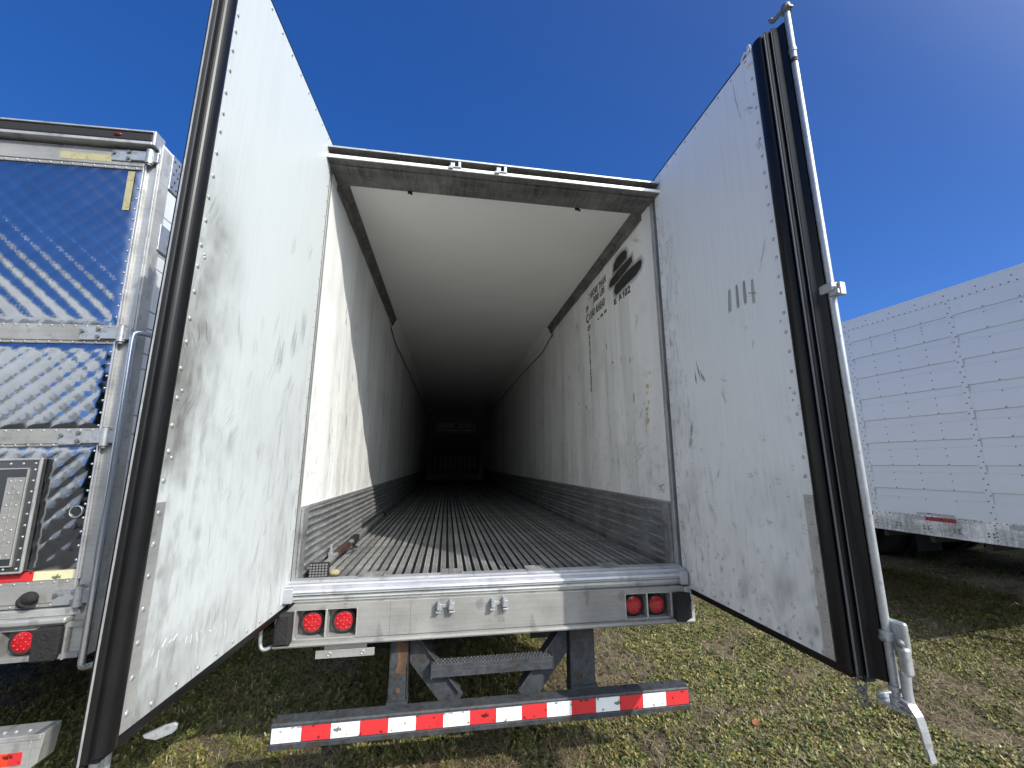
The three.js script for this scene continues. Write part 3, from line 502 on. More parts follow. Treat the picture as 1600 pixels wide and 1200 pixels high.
function tailLight(x, y, z, parent) {
  const lt = part('tail_light', [clean(new THREE.CylinderGeometry(0.052, 0.055, 0.026, 28).rotateX(Math.PI / 2).translate(x, y, z + 0.010)), clean(new THREE.SphereGeometry(0.12, 26, 6, 0, 6.2832, 0, 0.447).rotateX(Math.PI / 2).scale(1, 1, 0.8).translate(x, y, z + 0.023 - 0.0865))], redMat, parent);
  part('grommet', [clean(new THREE.TorusGeometry(0.058, 0.0105, 10, 30).translate(x, y, z + 0.016)), clean(new THREE.CylinderGeometry(0.064, 0.064, 0.02, 24).rotateX(Math.PI / 2).translate(x, y, z - 0.01))], M.rubberMatt, parent);
  part('lens_facets', M.dots(x, y, z + 0.026), redMat, lt, { kind: 'stuff' });
  return lt;
}
function wheel(x, y, z, parent, rim = M.dullSteel) {
  const pts = [[0.29, -0.12], [0.40, -0.135], [0.48, -0.13], [0.505, -0.10], [0.51, 0], [0.505, 0.10], [0.48, 0.13], [0.40, 0.135], [0.29, 0.12]].map((p) => new THREE.Vector2(...p));
  const w = part('wheel', [rod([x - 0.05, y, z], [x + 0.05, y, z], 0.28, 20)], rim, parent);
  part('tyre', clean(new THREE.LatheGeometry(pts, 30).rotateZ(Math.PI / 2).translate(x, y, z)), M.rubberMatt, w);
  part('hub', [rod([x - 0.1, y, z], [x + 0.1, y, z], 0.1, 16)], rim, w);
}
// --- the two rear doors, built in their own axes: x from the hinge to the free edge, y up, d from the inner face outwards
function rearDoor(side, hx, hz, theta, w) {
  const zz = side > 0 ? (d) => -d : (d) => d, nIn = V(0, 0, side > 0 ? 1 : -1);
  const D = (u0, u1, y0, y1, d0, d1, r = 0) => X(u0, u1, y0, y1, zz(d0), zz(d1), r);
  const col = (pts, y0, y1) => { const q = pts.map(([u, d]) => [u, zz(d)]); if (THREE.ShapeUtils.isClockWise(q.map(([a, b]) => new THREE.Vector2(a, -b)))) q.reverse(); return alongY(q, y0, y1); };
  const end = side > 0 ? w + 0.12 : w + 0.015;
  const door = part('rear_door', [D(0.012, w + 0.02, DY0 - 0.005, DY1 - 0.005, 0.004, 0.082), D(0.012, end, DY0 - 0.02, DY1 + 0.012, 0.0825, 0.088)], M.white, T, { label: side > 0 ? 'right rear door, its inner face in shade' : 'left rear door, its inner face in full sun' });
  door.position.set(hx, 0, hz); door.rotation.y = theta;
  const g = D(0.008, w, DY0, DY1, 0, 0.0035), p = g.attributes.position, u = new Float32Array(p.count * 2);
  for (let i = 0; i < p.count; i++) { u[i * 2] = p.getX(i) / w; u[i * 2 + 1] = (p.getY(i) - DY0) / (DY1 - DY0); }
  g.setAttribute('uv', new THREE.BufferAttribute(u, 2));
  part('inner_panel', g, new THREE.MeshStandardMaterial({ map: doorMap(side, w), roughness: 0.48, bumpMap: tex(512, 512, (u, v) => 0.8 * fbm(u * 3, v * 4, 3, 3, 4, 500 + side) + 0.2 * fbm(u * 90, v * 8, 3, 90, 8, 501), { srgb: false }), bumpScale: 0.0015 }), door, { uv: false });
  const rv = [];
  for (let y = DY0 + 0.05; y < DY1 - 0.02; y += 0.098) rv.push(rivet(w - 0.022 + rr(-0.003, 0.003), y + rr(-0.008, 0.008), 0, nIn, 0.0095, 0.005));
  for (let y = DY0 + 0.06; y < DY1; y += 0.115) rv.push(rivet(0.03, y, 0, nIn, 0.007, 0.004));
  for (let x = 0.1; x < w - 0.05; x += 0.118) { rv.push(rivet(x, DY0 + 0.024, 0, nIn, 0.0085, 0.005)); rv.push(rivet(x, DY1 - 0.024, 0, nIn, 0.0085, 0.005)); }
  for (let i = 0; i < 4; i++) rv.push(rivet(w - rr(0.02, 0.05), rr(1.4, 3.4), 0, nIn, 0.0065, 0.004));
  part('rivets', rv, M.alu, door, { kind: 'stuff' });
  // gaskets
  const arc = (cx, cd, r, rd, a0, a1, n = 9) => Array.from({ length: n }, (_, i) => { const a = a0 + (a1 - a0) * i / (n - 1); return [cx + r * Math.cos(a), cd - rd * Math.sin(a)]; });
  const P = Math.PI;
  if (side > 0) {
    part('door_seal', col([[w, 0.002], ...arc(w + 0.036, 0.004, 0.034, 0.017, P * 0.95, P * 0.08), [w + 0.075, 0.02], ...arc(w + 0.086, 0.014, 0.009, 0.012, P, 0.1), [w + 0.099, 0.038], ...arc(w + 0.108, 0.034, 0.007, 0.010, P, 0.1), [w + 0.121, 0.052], [w + 0.150, 0.062], [w + 0.152, 0.081], [w, 0.081]], DY0 - 0.012, DY1 + 0.005), M.rubber, door);
    part('seal_bead', [col(arc(w + 0.086, 0.004, 0.0045, 0.006, P * 1.9, 0, 8), DY0 - 0.01, DY1), col(arc(w + 0.1085, 0.026, 0.003, 0.004, P * 1.9, 0, 8), DY0 - 0.01, DY1)], M.sealSheen, door);
  } else {
    part('door_seal', col([[w, 0.002], [w + 0.004, 0.0], ...arc(w + 0.040, 0.004, 0.036, 0.026, P, 0, 15), [w + 0.077, 0.010], ...arc(w + 0.086, 0.012, 0.008, 0.008, P, 0.1, 7), [w + 0.096, 0.018], [w + 0.097, 0.028], [w + 0.02, 0.081], [w, 0.081]], DY0 - 0.012, DY1 + 0.005), M.rubber, door);
    part('edge_strip', [D(w + 0.0972, w + 0.0990, DY0 - 0.015, DY1 + 0.01, 0.017, 0.022)], M.alu, door);
  }
  part('bottom_seal', [D(0.0, w + 0.06, DY0 - 0.034, DY0 - 0.001, -0.002, 0.03, 0.006), D(0.0, w + (side > 0 ? 0.09 : 0.03), DY0 - 0.04, DY0 - 0.006, 0.03, 0.082, 0.006)], M.rubber, door);
  part('top_seal', [D(0.0, w + 0.06, DY1 + 0.001, DY1 + 0.014, -0.001, 0.082, 0.004)], M.rubber, door);
  part('hinge_trim', [D(-0.004, 0.0075, DY0, DY1, -0.002, 0.06)], M.dullSteel, door);
  const ty = side > 0 ? 1.79 : 1.80;
  part('edge_plate', [D(w - 0.048, w + 0.001, DY0 + 0.002, ty, -0.0022, -0.0004)], M.alu, door);
  part('rivets', Array.from({ length: 7 }, (_, i) => rivet(w - 0.022, DY0 + 0.05 + i * 0.098, side > 0 ? 0.002 : -0.002, nIn, 0.0095, 0.005)), M.galv, door, { kind: 'stuff' });
  if (side > 0) {
    const ru = w + 0.165, rd = 0.076;
    const Q = (u, y, d) => [u, y, zz(d)];
    part('lock_rod', [rod(Q(ru, 1.03, rd), Q(ru, 4.27, rd), 0.0148, 18), rod(Q(ru, 3.985, rd), Q(ru, 4.0, rd), 0.0185, 18)], M.galv, door);
    part('rod_mark', [rod(Q(ru, 3.92, rd), Q(ru, 3.945, rd), 0.0172, 18)], M.black, door);
    part('cam_hook', [tube([Q(ru, 4.255, rd), Q(ru - 0.03, 4.275, rd), Q(ru - 0.07, 4.272, rd - 0.01), Q(ru - 0.085, 4.295, rd - 0.01)], 0.012, 20, 8), rod(Q(ru, 4.235, rd), Q(ru, 4.28, rd), 0.022, 12), D(ru, ru + 0.03, 4.24, 4.256, rd - 0.015, rd + 0.015, 0.004)], M.dullSteel, door);
    part('cam_hook', [rod(Q(ru, 1.035, rd), Q(ru, 1.075, rd), 0.023, 12), D(ru - 0.055, ru + 0.012, 1.038, 1.05, rd - 0.03, rd + 0.03, 0.004), D(ru - 0.055, ru - 0.04, 1.05, 1.07, rd - 0.03, rd + 0.03, 0.004), D(ru, ru + 0.05, 1.038, 1.048, rd - 0.02, rd + 0.01, 0.004), D(ru, ru + 0.05, 1.056, 1.066, rd - 0.02, rd + 0.01, 0.004)], M.galv, door);
    for (const y of [2.70]) part('rod_guide', [D(ru - 0.05, ru + 0.022, y - 0.022, y + 0.022, rd - 0.022, rd + 0.03, 0.006), D(ru + 0.0, ru + 0.045, y - 0.045, y - 0.02, rd - 0.02, rd + 0.02, 0.005), D(ru + 0.03, ru + 0.05, y - 0.05, y + 0.01, rd - 0.01, rd + 0.02, 0.005)], M.galv, door);
    part('rod_guide', [rod(Q(ru, 1.098, rd), Q(ru, 1.112, rd), 0.0225, 14), rod(Q(ru, 1.27, rd), Q(ru, 1.30, rd), 0.024, 14)], M.galv, door);
    const hb = part('lock_handle', [D(ru - 0.004, ru + 0.062, 1.235, 1.345, rd + 0.006, rd + 0.03, 0.012), D(ru + 0.03, ru + 0.066, 1.165, 1.262, rd - 0.012, rd + 0.022, 0.012), tube([Q(ru + 0.044, 1.17, rd), Q(ru + 0.04, 1.11, rd), Q(ru + 0.048, 1.06, rd - 0.005)], 0.016, 16, 8)], M.galv, door);
    // flat hanging grip, bent outwards
    const path = [[0.03, 1.085], [0.055, 1.078], [0.075, 1.05], [0.084, 1.01], [0.090, 0.965], [0.098, 0.925]], gs = [];
    for (let i = 0; i < path.length - 1; i++) { const [a, y0] = path[i], [b, y1] = path[i + 1], L = Math.hypot(b - a, y1 - y0) + 0.006, wd = [0.03, 0.036, 0.036, 0.034, 0.026][i]; gs.push(clean(new RoundedBoxGeometry(0.0095, L, wd, 1, 0.003).rotateZ(Math.atan2(a - b, -(y0 - y1)) + (0)).translate(ru + (a + b) / 2, (y0 + y1) / 2, zz(rd - 0.012)))); }
    part('handle_grip', gs, M.galv, door);
    part('bolt_head', [clean(new THREE.SphereGeometry(0.013, 10, 6).translate(...Q(ru - 0.002, 1.275, rd - 0.02))), clean(new THREE.SphereGeometry(0.014, 10, 6).translate(...Q(ru + 0.05, 1.275, rd - 0.008)))], M.dullSteel, door);
    // chain links under the seal
    const lk = (y, tw) => clean(new THREE.TorusGeometry(0.016, 0.0042, 8, 18).scale(1, 1.9, 1).rotateY(tw).translate(w + 0.07, y, zz(0.03)));
    part('chain_link', [lk(1.075, 0.4), lk(1.035, 1.2)], M.dullSteel, door);
    part('torn_flap', [tube([Q(w - 0.075, DY1 + 0.0, -0.001), Q(w - 0.05, DY1 + 0.022, -0.004), Q(w - 0.02, DY1 + 0.006, -0.003)], 0.007, 12, 6), tube([Q(w - 0.03, DY1, -0.001), Q(w - 0.012, DY1 + 0.045, -0.004), Q(w + 0.002, DY1 - 0.02, -0.003)], 0.006, 12, 6), tube([Q(w - 0.04, DY1 - 0.075, -0.001), Q(w - 0.02, DY1 - 0.07, -0.006), Q(w + 0.004, DY1 - 0.09, -0.003)], 0.006, 12, 6)], M.white, door);
  } else {
    const Q = (u, y, d) => [u, y, zz(d)];
    for (const [du, dd] of [[-0.08, 0.105], [-0.135, 0.115]]) part('lock_rod', [rod(Q(w + du, 0.86, dd), Q(w + du, 4.25, dd), 0.014, 16)], M.galv, door);
    const grip = prism([[0, 0], [0.09, 0.022], [0.135, 0.026], [0.15, 0.018], [0.148, 0.0], [0.13, -0.012], [0.06, -0.026], [0.01, -0.012]], -0.006, 0.006, 0.002);
    grip.scale(0.62, 0.8, 1).rotateY(P / 2 + 0.25).translate(w - 0.16, 1.045, 0.03); part('handle_grip', grip, M.galv, door);
  }
  return door;
}

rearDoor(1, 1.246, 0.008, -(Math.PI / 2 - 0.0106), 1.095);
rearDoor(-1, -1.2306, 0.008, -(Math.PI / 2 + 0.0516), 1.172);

// ============================================================ LEFT TRAILER
{
  const L = thing('refrigerated_trailer', 'silver trailer on the left with closed quilted stainless steel rear doors', 'trailer', [-2.33, 0, -0.03], ROW);
  L.rotation.z = 0.0262;
  const XR = 0.10, XL = -2.5;
  part('side_wall', [X(XR - 0.05, XR - 0.0135, 0.98, 4.06, -16, -0.10)], M.seam, L);
  part('side_wall', [X(XL, XL + 0.04, 0.98, 4.06, -16, -0.1)], M.white, L);
  part('roof', [X(XL, XR - 0.01, 4.06, 4.09, -16, -0.02)], M.white, L);
  part('front_wall', [X(XL, XR - 0.01, 0.98, 4.06, -16.1, -16)], M.white, L);
  part('underframe', [X(XL + 0.05, XR - 0.08, 1.0, 1.2, -16, -0.1), ...Array.from({ length: 26 }, (_, i) => X(XL + 0.05, XR - 0.06, 0.9, 1.0, -0.6 - i * 0.58, -0.55 - i * 0.58))], M.underside, L);
  // white side sheets, one above the other, dark joints between
  let y = 1.25, i = 0; const hs = [0.17, 0.115, 0.30, 0.10];
  while (y < 3.78) { const h = Math.min(hs[i++ % 4], 3.80 - y); part('side_panel', [X(XR - 0.013, XR - 0.002, y + 0.003, y + h - 0.003, -15.9, -0.10, 0.003)], M.white, L); y += h; }
  part('bottom_rail', [X(XR - 0.013, XR + 0.004, 0.94, 1.245, -15.9, -0.10, 0.004)], M.alu, L);
  part('rivets', Array.from({ length: 30 }, (_, k) => [1.0, 1.2].map((yy) => rivet(XR + 0.004, yy, -0.14 - k * 0.07, V(1, 0, 0)))).flat(), M.alu, L, { kind: 'stuff' });
  const tc = part('top_rail', [X(XR - 0.013, XR + 0.006, 3.81, 4.08, -15.9, -0.10, 0.004)], M.galv, L);
  const ho = []; for (let a = 0; a < 5; a++) for (let b = 0; b < 9; b++) ho.push(rivet(XR + 0.006, 3.84 + a * 0.05, -0.125 - b * 0.045 - (a % 2) * 0.02, V(1, 0, 0), 0.009, 0.002));
  part('rail_hole', ho, M.black, tc, { kind: 'stuff' });
  // rear frame
  part('corner_plate', [X(XR - 0.012, XR + 0.004, 0.9, 4.06, -0.098, -0.004, 0.004)], M.plate, L);
  part('corner_post', [X(0.016, XR - 0.013, 0.9, 4.02, -0.15, -0.012, 0.003), X(XR - 0.018, XR - 0.006, 0.92, 4.03, -0.004, 0.006, 0.002), X(0.014, 0.024, 1.30, 3.92, -0.012, 0.004, 0.002)], M.alu, L);
  part('corner_post', [X(XL, XL + 0.09, 0.9, 4.06, -0.12, -0.004, 0.004)], M.alu, L);
  part('top_cap', [X(XL, XR - 0.03, 4.045, 4.12, -0.05, 0.05, 0.02)], M.black, L);
  part('cap_rim', [X(XL, XR - 0.03, 4.118, 4.13, -0.06, 0.055, 0.003), X(XL, XR - 0.03, 4.022, 4.044, -0.05, 0.058, 0.004), X(XR - 0.032, XR - 0.012, 4.02, 4.13, -0.04, 0.058, 0.008)], M.alu, L);
  part('marker_light', clean(new THREE.SphereGeometry(0.02, 12, 8).scale(1.3, 0.7, 0.6).translate(-0.14, 4.085, 0.05)), M.lensDark, L);
  // doors: quilted stainless sheets between riveted rails
  const quilt = (x0, x1, y0, y1, dark, kb) => {
    const st = x1 > 0 ? 0.0036 : 0.02, nx = Math.round((x1 - x0) / st), ny = Math.round((y1 - y0) / st), g = new THREE.PlaneGeometry(x1 - x0, y1 - y0, nx, ny), p = g.attributes.position, s = 0.120;
    for (let k = 0; k < p.count; k++) {
      const x = p.getX(k) + (x0 + x1) / 2, yy = p.getY(k) + (y0 + y1) / 2;
      const A = (x * 0.94 + yy) / s + 0.05 * (fbm(x * 5, yy * 5, 2, 0, 0, 600) - 0.5), B = (x * 0.94 - yy) / s + 0.05 * (fbm(x * 5, yy * 5, 2, 0, 0, 603) - 0.5);
      const edge = Math.min(smooth(0, 0.03, x - x0), smooth(0, 0.03, x1 - x), smooth(0, 0.025, yy - y0), smooth(0, 0.025, y1 - yy));
      const dA = Math.abs(A - Math.round(A)) * s * 0.71, dB = Math.abs(B - Math.round(B)) * s * 0.71;
      const h = 0.0036 * (1 - Math.exp(-dA * dA / 0.00010)) + kb * 0.0030 * (1 - Math.exp(-dB * dB / 0.00009)) + (0.0003 + kb * 0.0006) * Math.abs(Math.sin(Math.PI * A) * Math.sin(Math.PI * B)) + 0.0014 * (fbm(x * 2.6, yy * 2.6, 2, 0, 0, 601) - 0.5) + 0.0003 * fbm(x * 30, yy * 30, 2, 0, 0, 602);
      p.setXYZ(k, x, yy, -0.004 + h * edge * dark);
    }
    g.computeVertexNormals();
    return g;
  };
  const mirror = M.steelMirror;
  for (const [side, x0, x1] of [[1, -1.19, 0.01], [-1, -2.41, -1.21]]) {
    const d = part('rear_door', [X(x0, x1, 1.16, 4.015, -0.09, -0.012)], M.alu, L);
    for (const [a, b, k, kb] of [[2.774, 3.862, 1.15, 0.18], [2.135, 2.648, 1.0, 0.7], [1.352, 2.028, 1.0, 0.8]]) part('quilted_sheet', quilt(x0 + 0.012, x1 - 0.012, a, b, k, kb), mirror, d, { uv: true });
    for (const [a, b] of [[3.864, 4.01], [2.65, 2.772], [2.03, 2.133], [1.165, 1.30]]) {
      const rl = part('door_rail', [X(x0, x1, a, b, -0.012, 0.003, 0.003), X(x0, x1, a + (b - a) * 0.16, b - (b - a) * 0.16, 0.003, 0.008, 0.002)], M.beam, d);
      const r = []; for (let x = x0 + 0.04; x < x1; x += 0.062) r.push(rivet(x, a + 0.010, 0.003, V(0, 0, 1), 0.0065, 0.005), rivet(x, b - 0.010, 0.003, V(0, 0, 1), 0.0065, 0.005));
      part('rivets', r, M.galv, rl, { kind: 'stuff' });
    }
    for (const s of [0, 1]) { const xe = s ? x1 : x0; part('door_edge', [X(xe - 0.008, xe + 0.002, 1.16, 4.01, -0.011, 0.007, 0.002)], M.sill, d); }
    const r = []; for (let yy = 1.4; yy < 3.8; yy += 0.075) r.push(rivet(x1 - 0.02, yy, 0.0, V(0, 0, 1), 0.007, 0.005), rivet(x0 + 0.02, yy, 0.0, V(0, 0, 1), 0.007, 0.005));
    part('rivets', r, M.galv, d, { kind: 'stuff' });
    if (side > 0) {
      part('reflective_stripe', [X(x0, -0.200, 1.303, 1.349, -0.010, 0.0035)], tapeR, d); part('reflective_stripe', [X(-0.198, -0.012, 1.303, 1.349, -0.010, 0.0035)], std([0.66, 0.64, 0.40], { roughness: 0.45, map: speck }), d);
      part('tape_residue', [X(-0.48, -0.178, 3.905, 3.955, 0.0085, 0.0092)], M.masking, d); part('tape_residue', [X(-0.075, -0.036, 3.56, 3.845, 0.006, 0.0072)], M.masking, d);
      for (const [yy, u0] of [[3.957, -0.18], [2.713, -0.18], [2.080, -0.19], [1.213, -0.08]]) {
        const hg = part('hinge', [X(u0, u0 + 0.115, yy - 0.042, yy + 0.042, 0.008, 0.016, 0.003), X(u0 + 0.116, 0.03, yy - 0.036, yy + 0.036, 0.010, 0.024, 0.004), X(0.06, 0.095, yy - 0.038, yy + 0.038, -0.004, 0.02, 0.005), rod([0.045, yy - 0.052, 0.016], [0.045, yy + 0.05, 0.016], 0.022, 16)], M.galv, d);
        for (const [a, b] of [[u0 + 0.014, yy + 0.012], [u0 + 0.10, yy + 0.026], [u0 + 0.10, yy - 0.022]]) part('bolt_head', rod([a, b, 0.016], [a, b, 0.027], 0.011, 6), M.dullSteel, hg);
        part('hinge_pin', [rod([0.045, yy - 0.066, 0.016], [0.045, yy - 0.05, 0.016], 0.016, 12), rod([0.045, yy + 0.05, 0.016], [0.045, yy + 0.056, 0.016], 0.016, 12)], M.dullSteel, hg);
      }
      part('stop_knob', [rod([-0.19, 1.213, 0.008], [-0.165, 1.222, 0.05], 0.03, 16, 0.038), clean(new THREE.TorusGeometry(0.02, 0.012, 8, 18).translate(-0.203, 1.205, 0.03)), clean(new THREE.SphereGeometry(0.036, 14, 8).scale(1.1, 0.8, 0.7).translate(-0.16, 1.226, 0.05))], M.rubberMatt, d);
      // access box with a piano hinge
      const bx = part('access_box', [X(-0.90, -0.232, 1.357, 1.962, 0.004, 0.035, 0.004)], std([0.16, 0.165, 0.17], { metalness: 0.8, roughness: 0.22 }), d);
      part('box_rim', [X(-0.90, -0.232, 1.953, 1.965, 0.03, 0.042, 0.003), X(-0.241, -0.229, 1.357, 1.965, 0.03, 0.042, 0.003), X(-0.90, -0.232, 1.352, 1.362, 0.03, 0.042, 0.003)], M.alu, bx);
      part('box_door', [X(-0.86, -0.285, 1.395, 1.905, 0.035, 0.044, 0.004)], std([0.10, 0.105, 0.11], { metalness: 0.7, roughness: 0.25 }), bx);
      part('box_door', [X(-0.866, -0.279, 1.904, 1.911, 0.035, 0.047, 0.002), X(-0.286, -0.279, 1.39, 1.911, 0.035, 0.047, 0.002), X(-0.866, -0.279, 1.388, 1.395, 0.035, 0.047, 0.002)], M.alu, bx);
      part('piano_hinge', [X(-0.372, -0.334, 1.43, 1.86, 0.044, 0.049, 0.001), X(-0.326, -0.288, 1.43, 1.86, 0.044, 0.049, 0.001), ...Array.from({ length: 14 }, (_, k) => rod([-0.330, 1.431 + k * 0.0307, 0.049], [-0.330, 1.459 + k * 0.0307, 0.049], 0.005, 8))], M.beam, bx);
      const rb = []; for (let k = 0; k < 7; k++) for (const x of [-0.353, -0.307]) rb.push(rivet(x, 1.45 + k * 0.065, 0.049, V(0, 0, 1), 0.006, 0.004)); for (let k = 0; k < 10; k++) rb.push(rivet(-0.26 - k * 0.06, 1.935, 0.035, V(0, 0, 1), 0.007, 0.005), rivet(-0.26 - k * 0.06, 1.376, 0.035, V(0, 0, 1), 0.007, 0.005)); for (let k = 0; k < 9; k++) rb.push(rivet(-0.258, 1.42 + k * 0.06, 0.035, V(0, 0, 1), 0.007, 0.005));
      part('rivets', rb, M.galv, bx, { kind: 'stuff' });
      part('box_latch', [X(-0.47, -0.415, 1.63, 1.70, 0.044, 0.056, 0.004), X(-0.455, -0.40, 1.655, 1.668, 0.056, 0.07, 0.003), rod([-0.40, 1.63, 0.06], [-0.40, 1.70, 0.06], 0.006)], M.galv, bx);
      part('pull_ring', [clean(new THREE.TorusGeometry(0.031, 0.0025, 8, 30).translate(-0.047, 1.66, 0.006))], M.galv, d);
    }
  }
  // sill, lights, bumper
  part('sill', [X(XL + 0.09, 0.06, 1.118, 1.158, -0.08, 0.015, 0.006), X(XL + 0.09, 0.02, 1.085, 1.118, -0.08, 0.045, 0.012)], M.alu, L);
  part('light_bar', [X(XL + 0.1, XR - 0.02, 1.055, 1.085, -0.09, 0.012, 0.003), X(XL + 0.1, XR - 0.02, 0.905, 0.93, -0.09, 0.016, 0.003), X(XL + 0.1, -0.33, 0.93, 1.055, -0.09, 0.008), X(-0.33, XR - 0.02, 0.93, 1.055, -0.09, -0.045), X(-0.31, -0.295, 0.93, 1.055, -0.05, 0.014, 0.003), X(0.005, 0.016, 0.90, 1.09, -0.05, 0.02, 0.003)], M.beam, L);
  tailLight(-0.192, 1.0, -0.018, L); tailLight(-0.42, 0.995, 0.02, L);
  part('dock_bumper', [prism([[-0.125, 0.905], [-0.012, 0.905], [0.0, 0.94], [0.002, 1.06], [-0.01, 1.072], [-0.11, 1.07], [-0.128, 1.05]], -0.03, 0.045, 0.01), clean(new THREE.TorusGeometry(0.014, 0.005, 6, 12).translate(-0.062, 1.03, 0.044)), clean(new THREE.TorusGeometry(0.012, 0.005, 6, 12).translate(-0.066, 0.945, 0.044))], M.rubberMatt, L);
  part('guard_bar', [tube([[0.09, 2.722, -0.26], [0.185, 2.722, -0.19], [0.19, 2.722, -0.10], [0.15, 2.722, 0.0], [0.128, 2.712, 0.028], [0.123, 2.66, 0.034], [0.122, 2.4, 0.034], [0.121, 1.9, 0.034], [0.12, 1.2, 0.034], [0.119, 0.92, 0.034], [0.119, 0.872, 0.032], [0.130, 0.856, 0.015], [0.16, 0.856, -0.06], [0.09, 0.858, -0.24]], 0.0165, 160, 14, 0.3)], M.chrome, L);
  part('spring_clip', [X(XR + 0.003, XR + 0.014, 3.33, 3.52, -0.19, -0.07, 0.004), X(XR + 0.002, XR + 0.03, 3.34, 3.51, -0.2, -0.185, 0.005)], M.galv, L);
  const G = part('impact_guard', [X(-2.35, 0.035, 0.575, 0.60, -0.02, 0.10, 0.004), X(-2.35, 0.0, 0.44, 0.575, 0.085, 0.098, 0.003), prism([[0.0, 0.44], [0.035, 0.47], [0.05, 0.60], [0.0, 0.60]], 0.0, 0.096, 0.003), X(-1.9, -1.78, 0.6, 0.92, -0.08, 0), X(-0.62, -0.5, 0.6, 0.92, -0.08, 0)], M.alu, L);
  for (const x of [-0.16, -0.11, -0.05]) part('bolt_head', rod([x, 0.60, 0.05], [x, 0.607, 0.05], 0.009, 8), M.galv, G);
  part('reflective_stripe', [X(-0.42, -0.085, 0.475, 0.53, 0.098, 0.1005)], std([0.72, 0.06, 0.03], { roughness: 0.35, map: speck }), G); part('reflective_stripe', [X(-0.083, -0.03, 0.475, 0.53, 0.098, 0.1005)], tapeR, G);
  for (const z of [-3.1, -4.35]) { part('axle', [rod([-2.3, 0.5, z], [-0.1, 0.5, z], 0.07)], M.underside, L); for (const x of [-2.3, -1.98, -0.42, -0.1]) wheel(x, 0.5, z, L); }
  part('mud_flap', [X(-0.66, -0.04, 0.25, 0.95, -2.2, -2.18)], M.rubberMatt, L); part('mud_flap', [X(-2.36, -1.74, 0.25, 0.95, -2.2, -2.18)], M.rubberMatt, L);
}

